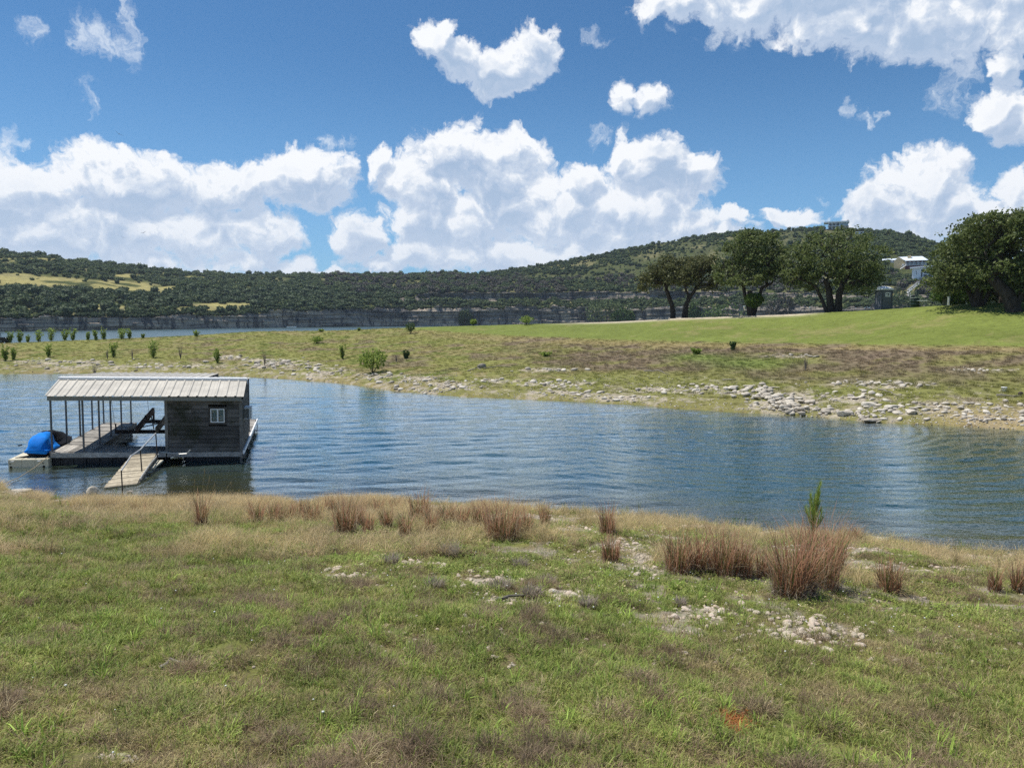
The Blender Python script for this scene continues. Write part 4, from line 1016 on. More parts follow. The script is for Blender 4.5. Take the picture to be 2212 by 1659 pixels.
        for i in range(m-1): mb.f.append((i, i+1, m+i+1, m+i)); mb.f.append((2*m+i, 3*m+i, 3*m+i+1, 2*m+i+1)); mb.f.append((i, 2*m+i, 2*m+i+1, i+1)); mb.f.append((m+i, m+i+1, 3*m+i+1, 3*m+i))
        mb.build(nm, M_ROOF, dock)
    x = -0.06
    edges = [-0.06, 0.86, 1.78, 2.70, 3.62, 4.54, 5.46, 6.45]
    for a, b in zip(edges[:-1], edges[1:]): sheet(a, b-0.004, -0.32, EAV, RV-0.05, RID-0.02)
    e2 = [-0.06, 0.86, 1.78, 2.70, 3.62, 4.82]
    for a, b in zip(e2[:-1], e2[1:]): sheet(a, b-0.004, RV+0.06, RID-0.02, VB+0.2, REAR)
    for a, b in ((4.82, 5.62), (5.62, 6.45)): sheet(a, b-0.004, RV+0.06, RID-0.022, HV+0.15, RID-0.12)
    mb = MB(); mb.bar(Q(-0.07, RV-0.12, RID+0.022), Q(6.46, RV-0.12, RID+0.022), 0.16, 0.016); mb.bar(Q(-0.07, RV-0.20, RID-0.012), Q(6.46, RV-0.20, RID-0.012), 0.012, 0.07)
    mb.bar(Q(-0.07, RV+0.05, RID+0.030), Q(6.46, RV+0.05, RID+0.030), 0.18, 0.014); mb.build('ridge_cap', M_WHITE, dock)
    # dark side of the higher slip roof where it stands clear of the shed roof
    mb = MB(); mb.bar(Q(4.79, HV+0.2, RID-0.19), Q(4.79, VB+0.15, REAR-0.09), 0.03, 0.15); mb.build('roof_end_board', M_RUST, dock)
    # shed
    HT = EAV-0.16; nbd = 12; hb = (HT-DKW)/nbd; WU0, WU1, WZ0, WZ1 = 5.22, 5.84, 1.40, 2.03
    for i in range(nbd):
        z0 = DKW+i*hb; z1 = z0+hb-0.015
        segs = [(HU0+0.07, HU1-0.07)]
        if z1 > WZ0+0.02 and z0 < WZ1-0.02: segs = [(HU0+0.07, WU0), (WU1, HU1-0.07)]
        elif i in (2, 5): segs = [(HU0+0.07, 4.85), (4.856, HU1-0.07)]
        if i == 9: segs = [(HU0+0.07, 4.66), (4.666, WU0), (WU1, HU1-0.07)]
        for a, b in segs:
            mb = MB(); t_ = rg.normal(0, 0.0015)
            mb.hexa([Q(a, -0.030+t_, z0), Q(b, -0.030+t_, z0), Q(b, 0.004, z0), Q(a, 0.004, z0), Q(a, -0.018+t_, z1), Q(b, -0.018+t_, z1), Q(b, 0.004, z1), Q(a, 0.004, z1)]); mb.build('siding_board', M_SIDING, dock)
    for i in range(nbd+2):
        z0 = DKW+i*hb; z1 = z0+hb-0.015
        vb0, vb1 = 0.07, HV
        if i >= nbd: vb0, vb1 = (0.55, HV) if i == nbd else (0.95, HV)
        mb = MB(); mb.hexa([Q(HU1, vb0, z0), Q(HU1+0.030, vb0, z0), Q(HU1+0.030, vb1, z0), Q(HU1, vb1, z0), Q(HU1, vb0, z1), Q(HU1+0.018, vb0, z1), Q(HU1+0.018, vb1, z1), Q(HU1, vb1, z1)]); mb.build('siding_board', M_SIDING, dock)
        mb = MB(); qbox(mb, HU0-0.03, HU0-0.004, vb0, vb1, z0, z1); mb.build('siding_board', M_SIDING, dock)
    mb = MB(); qbox(mb, HU0, HU1, HV-0.03, HV, DKW, 2.7); mb.build('back_wall', M_SIDING, dock)
    mb = MB(); qbox(mb, HU0, HU1, 0.05, HV-0.03, DKW-0.03, DKW-0.001); mb.build('shed_floor', M_DECK, dock)
    for (a, b) in ((HU0-0.035, HU0+0.066), (HU1-0.066, HU1+0.036)):
        mb = MB(); qbox(mb, a, b, -0.045, -0.002, DKW-0.02, HT+0.02); mb.build('corner_trim', M_TRIM, dock)
    mb = MB(); qbox(mb, HU0+0.07, HU1-0.07, -0.04, 0.0, HT+0.0, HT+0.05); mb.build('top_trim', M_SIDING, dock)
    for (u, z) in ((3.98, 1.92), (4.18, 1.89), (4.55, 1.92), (4.90, 1.89), (4.40, 1.80), (4.68, 1.79)):   # knot holes
        mb = MB(); mb.tube([Q(u, -0.034, z), Q(u, -0.029, z)], 0.016, 8); mb.build('knot_hole', M_DARK, dock)
    # window
    mb = MB()
    qbox(mb, WU0, WU1, -0.042, -0.006, WZ0-0.005, WZ0+0.07); qbox(mb, WU0, WU1, -0.042, -0.006, WZ1-0.07, WZ1); qbox(mb, WU0, WU0+0.07, -0.042, -0.006, WZ0+0.07, WZ1-0.07); qbox(mb, WU1-0.07, WU1, -0.042, -0.006, WZ0+0.07, WZ1-0.07)
    mb.build('window_surround', M_SIDING, dock)
    a, b, c, d = WU0+0.072, WU1-0.072, WZ0+0.072, WZ1-0.072; wf = empty('window', (0, 0, 0)); wf.parent = dock
    mb = MB(); qbox(mb, a, b, -0.055, 0.0, c, c+0.032); qbox(mb, a, b, -0.055, 0.0, d-0.032, d); qbox(mb, a, a+0.032, -0.055, 0, c+0.032, d-0.032); qbox(mb, b-0.032, b, -0.055, 0, c+0.032, d-0.032); mid = (a+b)/2; qbox(mb, mid-0.018, mid+0.030, -0.050, 0, c+0.032, d-0.032)
    mb.build('frame', M_WHITE, wf)
    for (p, q) in ((a+0.032, mid-0.018), (mid+0.030, b-0.032)):
        mb = MB(); qbox(mb, p, q, -0.024, -0.018, c+0.032, d-0.032); mb.build('pane', M_GLASS, wf)
    mb = MB(); qbox(mb, a+0.032, b-0.032, 0.03, 0.034, c+0.032, d-0.032); mb.build('blind', plain('pale_blind', (0.33, 0.42, 0.47), 0.8), wf)
    # window unit air conditioner on the end wall
    ac = empty('air_conditioner', (0, 0, 0)); ac.parent = dock
    mb = MB(); qbox(mb, HU1+0.031, HU1+0.26, 0.95, 1.45, 1.50, 1.84); mb.build('case', M_FASC, ac)
    mb = MB(); qbox(mb, HU1+0.03, HU1+0.29, 0.90, 1.48, 1.841, 1.90); qbox(mb, HU1+0.262, HU1+0.29, 0.92, 1.48, 1.47, 1.84); qbox(mb, HU1+0.20, HU1+0.29, 0.91, 0.945, 1.47, 1.84); qbox(mb, HU1+0.031, HU1+0.26, 0.92, 1.48, 1.466, 1.498); mb.build('cover', M_WHITE, ac)
build_dock()
def world_q(u, v, w): return DO+Q(u, v, w)

# boat lift inside the slip
lift = empty('boat_lift', DO); lift.rotation_euler = (0, R(0.9), 0); tag(lift, 'rusty steel boat lift with angled wooden bunks hanging inside the dock slip', 'boat lift')
def build_lift():
    for (v, w, u0, u1) in ((3.0, 0.62, SL0+0.1, 4.4), (5.6, 0.66, 1.9, 4.6)):
        mb = MB(); qbox(mb, u0, u1, v, v+0.10, w, w+0.025); qbox(mb, u0, u1, v, v+0.10, w+0.115, w+0.14); qbox(mb, u0, u1, v+0.04, v+0.06, w+0.025, w+0.115); mb.build('cross_beam', M_RUST, lift)
    mb = MB(); mb.bar(Q(2.25, 2.7, 0.80), Q(2.42, 5.2, 1.26), 0.09, 0.22); mb.build('bunk', wood_mat('brown_bunk_timber', (0.05, 0.03, 0.022), (0.13, 0.085, 0.06)), lift)
    mb = MB(); mb.bar(Q(2.98, 2.7, 0.80), Q(3.15, 5.2, 1.26), 0.09, 0.22); mb.build('bunk', wood_mat('pale_bunk_timber', (0.10, 0.075, 0.055), (0.24, 0.19, 0.14)), lift)
    for u in (2.42, 3.15):
        mb = MB(); mb.bar(Q(u, 5.2, 0.7), Q(u, 5.2, 1.2), 0.06, 0.06, (0, 1, 0)); mb.build('bunk_leg', M_RUST, lift)
    for u in (2.27, 3.0):
        mb = MB(); mb.bar(Q(u, 3.05, 0.7), Q(u, 3.05, 0.82), 0.07, 0.07, (0, 1, 0)); mb.build('bunk_leg', M_RUST, lift)
    for a, b in ((Q(1.7, 3.0, 0.7), Q(2.9, 5.6, 0.75)), (Q(2.1, 5.6, 0.78), Q(3.9, 3.1, 0.72)), (Q(2.4, 4.8, 1.1), Q(2.75, 3.4, 0.75))):
        mb = MB(); mb.tube([a, b], 0.022, 5); mb.build('brace', M_RUST, lift)
    for u, v in ((SL0+0.14, 3.05), (4.3, 3.05), (2.2, 5.65)):
        mb = MB(); mb.tube([Q(u-0.2, v, 2.6), Q(u, v, 0.7)], 0.008, 4); mb.build('cable', M_RUST, lift)
    for u in (SL0+0.14, 2.0):
        mb = MB(); mb.bar(Q(u, 3.05 if u < 1.9 else 5.65, 0.7), Q(u, 3.05 if u < 1.9 else 5.65, 1.0), 0.04, 0.04, (0, 1, 0)); mb.build('guide_post', M_RUST, lift)
    mb = MB(); qbox(mb, 2.3, 2.9, 5.4, 5.75, 2.42, 2.54); qbox(mb, 2.05, 3.15, 5.5, 5.6, 2.545, 2.58); mb.build('winch_box', M_RUST, lift)
build_lift()

# gangway
gang = empty('gangway', (0, 0, 0)); tag(gang, 'sun bleached plank gangway sloping from the dock down into the water', 'gangway')
def wpix(xu, yu, z):
    a, s = azslope(xu, yu); d = (EYE-z)/-float(s); return Vector((d*math.sin(R(float(a))), d*math.cos(R(float(a))), z))
def build_gang():
    TL, TR = wpix(284, 983, 0.44), wpix(339, 979, 0.44); BL, BR = wpix(223, 1054, 0.02), wpix(295, 1047, 0.0)
    BR = Vector((BR.x, BR.y, 0.02)); n = 24; rg = np.random.default_rng(3)
    nrm = Vector((0, 0, 1))
    for i in range(n):
        t0 = i/n; t1 = (i+0.93)/n; P = [TL.lerp(BL, t1), TR.lerp(BR, t1), TR.lerp(BR, t0), TL.lerp(BL, t0)]; j = rg.normal(0, 0.004)
        e = (P[1]-P[0]).normalized()*rg.normal(0, 0.012); P = [p+e for p in P]
        mb = MB(); mb.hexa([p+nrm*(j-0.035) for p in P]+[p+nrm*j for p in P]); mb.build('plank', M_RAMPW, gang)
    for A, B in ((TL, BL), (TR, BR)):
        mb = MB(); mb.bar(A-nrm*0.10, B-nrm*0.10, 0.05, 0.12); mb.build('stringer', M_TRIM, gang)
    # handrails
    r1 = wpix(336.5, 936, 1.30); r2 = wpix(303, 971.5, 0.98); r3 = wpix(283, 985, 0.86); r4 = wpix(262, 1017, 0.62)
    mb = MB(); mb.tube([r1, r2, r3, r4], 0.022, 7); mb.build('handrail', M_GALV, gang)
    for p, z in ((r1, 0.45), (r2, 0.30), (r4, -0.9)):
        mb = MB(); mb.tube([Vector((p.x, p.y, p.z)), Vector((p.x+0.02, p.y, z))], 0.018, 6); mb.build('rail_post', M_RUST, gang)
    q = [wpix(411, 972, 0.55), wpix(404, 980, 0.42), wpix(390, 981, 0.40), wpix(346, 976.5, 0.44), wpix(324, 1003, 0.30), wpix(302, 1035, 0.12)]
    mb = MB(); mb.tube(q, 0.024, 7); mb.build('handrail', M_GALV, gang)
    A, B = wpix(343, 995, 0.22), wpix(322, 1012, 0.12)
    mb = MB(); mb.bar(A, B, 0.30, 0.05); mb.build('loose_board', plain('pale_board', (0.50, 0.47, 0.38), 0.7), gang)
build_gang()

# beige drive-on float with a covered personal watercraft
def build_pwc():
    pf = empty('watercraft_float', DO); tag(pf, 'beige plastic drive on float beside the left end of the dock', 'float')
    # modular blocks, each with its own edges
    k = 0
    for i in range(3):
        for j in range(5):
            u0 = -1.27+i*0.425; v0 = -0.35+j*0.62; mb = MB()
            p = 0.018; q = [(u0+p, v0+p), (u0+0.43-p, v0+p), (u0+0.43-p, v0+0.62-p), (u0+p, v0+0.62-p)]
            f = [(u0+.006, v0+.006), (u0+0.424, v0+.006), (u0+0.424, v0+0.614), (u0+.006, v0+0.614)]
            mb.hexa([Q(a, b, -0.22) for a, b in f]+[Q(a, b, 0.25) for a, b in f]); mb.hexa([Q(a, b, 0.25) for a, b in f]+[Q(a, b, 0.275) for a, b in q]); bl = mb.build('float_block', M_BEIGE, pf)
    for (u, z) in ((-1.18, 0.02), (-0.14, 0.02), (-1.20, 0.13), (-0.16, 0.13)):
        mb = MB(); r = 0.035 if z < 0.1 else 0.02; mb.tube([Q(u, -0.352, z), Q(u, -0.36, z)], r, 10); mb.build('drain_plug', M_DARK, pf)
    for u in (-1.12, -0.28):
        mb = MB(); qbox(mb, u-0.05, u+0.05, -0.38, -0.345, 0.20, 0.225); mb.build('cleat', M_WHITE, pf)
    ski = empty('covered_watercraft', DO+Q(-0.45, 0.0, 0.05)); ski.scale = (1, 1, 0.76); tag(ski, 'personal watercraft under a bright blue and black cover parked on the beige float', 'watercraft')
    # hull and cover as lofted sections along v (0 = stern facing the shore)
    def loft(secs, nm, mat, parent, closed=True):
        mb = MB(); n = len(secs[0])
        for s in secs: mb.v += [tuple(p) for p in s]
        for i in range(len(secs)-1):
            for k in range(n-1): a = i*n+k; mb.f.append((a, a+1, a+n+1, a+n))
        mb.f.append(tuple(reversed(range(n)))); mb.f.append(tuple((len(secs)-1)*n+k for k in range(n)))
        return mb.build(nm, mat, parent, True)
    def sec(v, hw, z0, z1, wt, top, pinch=1.0, n=20, seed=0, bump_=0.024):
        """half-width hw at the skirt (z1), narrowing to wt at height top"""
        rg = np.random.default_rng(seed+int(abs(v)*50+7)); P = []
        hw *= 0.84; wt *= 0.9; pr = [(-hw*0.96, z0), (-hw*1.03, z0+0.06), (-hw, z1), (-hw*0.86, z1+0.06*(top-z1)), (-(wt+(hw*0.80-wt)*0.45), z1+0.30*(top-z1)), (-(wt+(hw*0.8-wt)*0.12), z1+0.72*(top-z1)), (-wt*0.8, z1+0.93*(top-z1)), (-wt*0.25, top), (wt*0.25, top), (wt*0.8, z1+0.93*(top-z1)),
              ((wt+(hw*0.8-wt)*0.12), z1+0.72*(top-z1)), ((wt+(hw*0.80-wt)*0.45), z1+0.30*(top-z1)), (hw*0.86, z1+0.06*(top-z1)), (hw, z1), (hw*1.03, z0+0.06), (hw*0.96, z0)]
        return [Q(a+rg.normal(0, bump_*0.6), v+rg.normal(0, 0.01), z+rg.normal(0, bump_)) for a, z in pr]
    mbl = plain('bright_blue_cover_cloth', (0.004, 0.185, 0.66), 0.75, 0.15, 0, 0.22, 4, 1.0); mbk = plain('black_cover_cloth', (0.010, 0.011, 0.016), 0.8, 0.12, 0, 0.3, 5, 0.5)
    hull = [[Q(x*0.84, v, z) for x, z in ((-w, .58), (-w*.95, .46), (-w*.55, .33), (0, .285), (w*.55, .33), (w*.95, .46), (w, .58))] for v, w in ((-0.02, .40), (0.35, .47), (1.2, .50), (2.0, .44), (2.6, .28), (2.95, .06))]
    loft(hull, 'hull', plain('dark_hull', (0.02, 0.022, 0.03), 0.3, 0.5), ski)
    S = lambda v, hw, wt, top, z0=0.50, z1=0.63: sec(v, hw, z0, z1, wt, top)
    blue = [S(-0.10, .40, .22, .78), S(0.0, .47, .29, 1.00), S(0.12, .50, .32, 1.18), S(0.35, .52, .30, 1.27), S(0.62, .53, .27, 1.28), S(0.85, .53, .25, 1.26), S(1.05, .53, .24, 1.25)]
    loft(blue, 'cover', mbl, ski)
    blk = [S(1.055, .53, .24, 1.25, .56), S(1.3, .54, .27, 1.28, .54), S(1.6, .55, .25, 1.24, .54), S(2.0, .54, .22, 1.13, .55), S(2.5, .50, .17, 1.0, .56), S(2.9, .38, .10, .86, .58), S(3.2, .12, .04, .70, .60)]
    o = loft(blk, 'cover_front', mbk, ski); o['label'] = 'black front half of the cover'
    mb = MB(); mb.tube([Q(-0.5, 0.1, 0.86), Q(-0.62, 0.1, 0.83)], 0.03, 7); mb.build('handlebar_tip', mbk, ski)
    for s in (-0.3, 0.0, 0.3):
        mb = MB(); mb.tube([Q(-1.10+0.0*s+0.54+s*0.4, -0.05, 0.30), Q(-0.56+0.56+s*0.4, -0.04, 0.42)], 0.02, 6); mb.build('chock', M_FLOAT, ski)
build_pwc()
def rope(name, pts, r, label, mat=M_ROPE):
    mb = MB(); mb.tube(pts, r, 5); o = mb.build(name, mat); tag(o, label, 'rope'); return o
rope('mooring_line', [world_q(-0.05, -0.1, 0.33), wpix(75, 1010, 0.16), wpix(40, 1032, 0.06), wpix(-4, 1050, 0.05)], 0.012, 'pale mooring line running from the beige float to the left edge of the water')
rope('anchor_cable', [world_q(W_+0.02, 7.4, 0.42), wpix(553, 906, 0.42), wpix(556, 920, 0.2), wpix(555, 934, -0.05)], 0.015, 'dark cable hanging into the water off the dock right side', M_RUST)
# ------------------------------------------------------------------ houses on the far hill
M_HW = plain('house_white', (0.82, 0.83, 0.84), 0.7, 0.2, 0, 0.04); M_HCR = plain('house_cream', (0.62, 0.48, 0.27), 0.8, 0.2, 0, 0.05)
M_HRED = plain('house_dark_red', (0.13, 0.035, 0.035), 0.8); M_HROOF = plain('bright_metal_roof', (0.62, 0.68, 0.74), 0.45, 0.4)
M_STONE = plain('pinkish_stone', (0.34, 0.26, 0.23), 0.9, 0.1, 0, 0.2, 1.0); M_HGL = plain('dark_window_glass', (0.02, 0.025, 0.035), 0.12, 0.6)
def hill_base(xu, yu):
    a, s = azslope(xu, yu); a = float(a); s = float(s)
    b = float(BD(a)); d = np.linspace(b+5, float(RD(a))+40, 1500); z = far_z(np.full_like(d, a), d); h = EYE+s*d
    k = int(np.argmax(z >= h)) if (z >= h).any() else int(np.argmin(h-z)); return Vector((d[k]*math.sin(R(a)), d[k]*math.cos(R(a)), float(z[k]))), float(d[k]), a
def house(name, xu, yu, label, builder, cat='house', turn=0.0, lift=0.0):
    p, d, a = hill_base(xu, yu); p.z += lift; root = empty(name, p, -R(a)+R(turn)); tag(root, label, cat); builder(root, d/FOC); return root
def B(root, nm, mat, *bx):
    mb = MB()
    for b in bx: mb.box(*b)
    return mb.build(nm, mat, root)
M_HPALE = plain('pale_blue_window_glass', (0.30, 0.36, 0.42), 0.15, 0.6)
def h_top(r, k):                                     # modern house on the summit; k = metres per picture unit
    w = 43*k; x0 = -w/2
    B(r, 'foundation', M_STONE, (x0+0.10*w, x0+w*0.99, 0.5, 9, -7, 2.0*k))
    B(r, 'lower_wall', M_STONE, (x0+0.64*w, x0+w, -0.5, 9, 2.01*k, 7.6*k))
    B(r, 'wall', M_HW, (x0+0.16*w, x0+0.635*w, 3.0, 9, 2.01*k, 14*k), (x0+0.64*w, x0+0.98*w, 0.0, 9, 7.61*k, 14*k))
    B(r, 'terrace', M_HW, (x0+0.12*w, x0+0.635*w, -1.0, 2.99, 7.4*k, 8.3*k))
    B(r, 'terrace', M_STONE, (x0+0.12*w, x0+0.635*w, -1.0, 0.49, 0.6*k, 1.9*k))
    for i in range(4): B(r, 'column', M_HW, (x0+(0.14+0.155*i)*w, x0+(0.14+0.155*i)*w+0.35, -0.9, -0.55, 1.91*k, 7.4*k)); B(r, 'column', M_HW, (x0+(0.14+0.155*i)*w, x0+(0.14+0.155*i)*w+0.35, -0.9, -0.55, 8.3*k, 14.0*k))
    B(r, 'roof', M_HW, (x0-0.04*w, x0+w*1.02, -1.8, 9.5, 14.05*k, 16.4*k)); B(r, 'chimney', M_STONE, (x0+0.93*w, x0+0.99*w, 2, 3.2, 16.41*k, 19.0*k))
    for i in range(3): B(r, 'window', M_HGL, (x0+(0.19+0.15*i)*w, x0+(0.30+0.15*i)*w, 2.93, 2.99, 9.0*k, 12.8*k)); B(r, 'window', M_HGL, (x0+(0.19+0.15*i)*w, x0+(0.30+0.15*i)*w, 2.93, 2.99, 3.0*k, 6.6*k))
    for i in range(4): B(r, 'window', M_HPALE, (x0+(0.655+0.082*i)*w, x0+(0.725+0.082*i)*w, -0.06, -0.01, 9.0*k, 13.4*k))
def gable(mb, x0, x1, y0, y1, z0, z1, oh=0.4):       # ridge along x
    ym = (y0+y1)/2; t = 0.18
    mb.hexa([(x0-oh, y0-oh, z0-t), (x1+oh, y0-oh, z0-t), (x1+oh, ym, z1-t), (x0-oh, ym, z1-t), (x0-oh, y0-oh, z0), (x1+oh, y0-oh, z0), (x1+oh, ym, z1), (x0-oh, ym, z1)])
    mb.hexa([(x0-oh, ym, z1-t), (x1+oh, ym, z1-t), (x1+oh, y1+oh, z0-t), (x0-oh, y1+oh, z0-t), (x0-oh, ym, z1), (x1+oh, ym, z1), (x1+oh, y1+oh, z0), (x0-oh, y1+oh, z0)])
def h_mid(r, k):
    w = 56*k; x0 = -w/2; g = 13*k
    B(r, 'base', M_HRED, (x0+0.36*w, x0+w, 0, 8, -4, 7.0*k))
    B(r, 'wall', M_HCR, (x0+0.02*w, x0+0.36*w, 2, 11, -3, 17*k), (x0+0.36*w, x0+0.98*w, 3.2, 11, 7*k, 16*k))
    mb = MB(); mb.add([(x0+0.02*w, 2, 17*k), (x0+0.40*w, 2, 15.2*k), (x0+0.16*w, 2, 24*k), (x0+0.02*w, 2.3, 17*k), (x0+0.40*w, 2.3, 15.2*k), (x0+0.16*w, 2.3, 24*k)], [(0,1,2), (5,4,3), (0,3,4,1), (1,4,5,2), (2,5,3,0)]); mb.build('gable_wall', M_HCR, r)
    mb = MB(); mb.hexa([(x0+0.37*w, -0.8, 15.6*k), (x0+w*1.04, -0.8, 15.6*k), (x0+0.86*w, 6.5, 24.4*k), (x0+0.14*w, 6.5, 24.4*k), (x0+0.37*w, -0.8, 16.1*k), (x0+w*1.04, -0.8, 16.1*k), (x0+0.86*w, 6.5, 25*k), (x0+0.14*w, 6.5, 25*k)])
    mb.hexa([(x0+0.14*w, 6.51, 24.4*k), (x0+0.86*w, 6.51, 24.4*k), (x0+w*1.0, 12, 16*k), (x0, 12, 16*k), (x0+0.14*w, 6.51, 25*k), (x0+0.86*w, 6.51, 25*k), (x0+w, 12, 16.5*k), (x0, 12, 16.5*k)]); mb.build('roof', M_HROOF, r)
    B(r, 'chimney', M_HCR, (x0+0.42*w, x0+0.53*w, 3.2, 5, 19*k, 27*k))
    B(r, 'porch_floor', M_HW, (x0+0.36*w, x0+w*1.0, -0.4, 3.1, 7.05*k, 7.9*k)); B(r, 'porch_back', M_HRED, (x0+0.37*w, x0+0.97*w, 3.0, 3.15, 7.95*k, 15.5*k))
    for i in range(6): B(r, 'porch_post', M_HW, (x0+(0.37+0.12*i)*w, x0+(0.37+0.12*i)*w+0.32, -0.35, -0.1, 7.95*k, 15.5*k))
    B(r, 'porch_rail', M_HW, (x0+0.37*w, x0+0.99*w, -0.34, -0.22, 11.0*k, 11.7*k), *[(x0+(0.37+0.031*i)*w, x0+(0.37+0.031*i)*w+0.12, -0.33, -0.23, 7.95*k, 11.0*k) for i in range(20)])
    for i in range(5): B(r, 'window', M_HGL, (x0+(0.40+0.115*i)*w, x0+(0.47+0.115*i)*w, 2.92, 2.99, 9.4*k, 13.6*k))
    mb = MB(); mb.bar((x0+0.38*w, -0.2, 7.6*k), (x0+0.22*w, -1.5, 0.5*k), 0.9, 0.3); mb.bar((x0+0.38*w, -0.7, 11*k), (x0+0.22*w, -2.0, 4*k), 0.15, 0.2); mb.build('steps', M_HW, r)
    B(r, 'window', M_HW, (x0+0.27*w, x0+0.31*w, 1.9, 1.99, 7*k, 11*k))
def h_white(r, k):
    w = 34*k; x0 = -15*k
    B(r, 'wall', M_HW, (x0, x0+w, 0, 9, -4, 22*k))
    mb = MB(); mb.hexa([(x0-4*k, -1.5, 23.2*k), (x0+w+1, -1.5, 26*k), (x0+w+1, 10, 26*k), (x0-4*k, 10, 23.2*k), (x0-4*k, -1.5, 25.6*k), (x0+w+1, -1.5, 28.4*k), (x0+w+1, 10, 28.4*k), (x0-4*k, 10, 25.6*k)]); mb.build('roof', M_HW, r)
    B(r, 'wall', M_HW, (x0+0.01, x0+w-0.01, 0.02, 8.9, 22*k, 24*k))
    for (a, b, c, d) in ((0.43, 0.51, 7, 21), (0.56, 0.96, 13.5, 20.5), (0.56, 0.74, 5.5, 12), (0.78, 0.96, 5.5, 12), (0.20, 0.225, 12, 18)):
        B(r, 'window', M_HGL, (x0+a*w, x0+b*w, -0.06, -0.01, c*k, d*k))
    B(r, 'balcony_rail', M_STEEL, (x0+0.36*w, x0+0.9*w, -1.6, -1.5, 2.2*k, 5.6*k))
def h_small(r, k):
    w = 24*k; mb = MB(); B(r, 'wall', M_HW, (-w/2, w/2, 0, 6, -2, 4.0*k)); gable(mb, -w/2, w/2, 0, 6, 4.0*k, 7.4*k); mb.build('roof', M_HROOF, r)
    for i in range(3): B(r, 'window', M_HGL, (-w/2+w*(0.12+0.3*i), -w/2+w*(0.28+0.3*i), -0.06, -0.01, 1.2*k, 3.0*k))
def h_shed(r, k):
    w = 15*k; B(r, 'wall', M_HW, (-w/2, w/2, 0, 4, -1, 3.6*k)); B(r, 'roof', M_HW, (-w/2-0.4, w/2+0.4, -0.5, 4.5, 3.65*k, 4.6*k))
    for i in range(2): B(r, 'window', M_HGL, (-w/2+w*(0.15+0.45*i), -w/2+w*(0.42+0.45*i), -0.06, -0.01, 1.0*k, 2.8*k))
house('hilltop_house', 1807, 498, 'modern white house with tall windows on the summit of the hill', h_top, lift=0.3)
house('porch_house', 1965, 582, 'cream house with bright metal roof and dark red porch on the hillside', h_mid)
house('white_house', 1989, 607, 'white boxy house with flat roof below the cream house', h_white)
house('small_house', 1922, 567, 'small pale roofed building just left of the cream house', h_small)
house('white_shed', 1856, 506, 'small white building below and right of the hilltop house', h_shed)
def build_stairs():
    P = [at_dist(1984, 613, 505), at_dist(1962, 630, 480), at_dist(1966, 645, 470), at_dist(1975, 655, 462)]
    root = empty('cliff_stairs', P[-1]); tag(root, 'zigzag stairway down the cliff below the white house', 'stairs')
    for a, b in zip(P[:-1], P[1:]):
        mb = MB(); a = a-P[-1]; b = b-P[-1]; mb.bar(a, b, 1.6, 0.25); mb.build('flight', M_GALV, root)
        for s in (0, 1):
            o = Vector((0, -0.8+1.6*s, 1.0)); m2 = MB(); m2.bar(a+o, b+o, 0.3, 0.28); n = 6
            for i in range(n+1): q = a.lerp(b, i/n)+Vector((0, -0.8+1.6*s, 0)); m2.bar(q, q+Vector((0, 0, 1.0)), 0.15, 0.15, (0, 1, 0))
            m2.build('railing', M_GALV, root)
build_stairs()

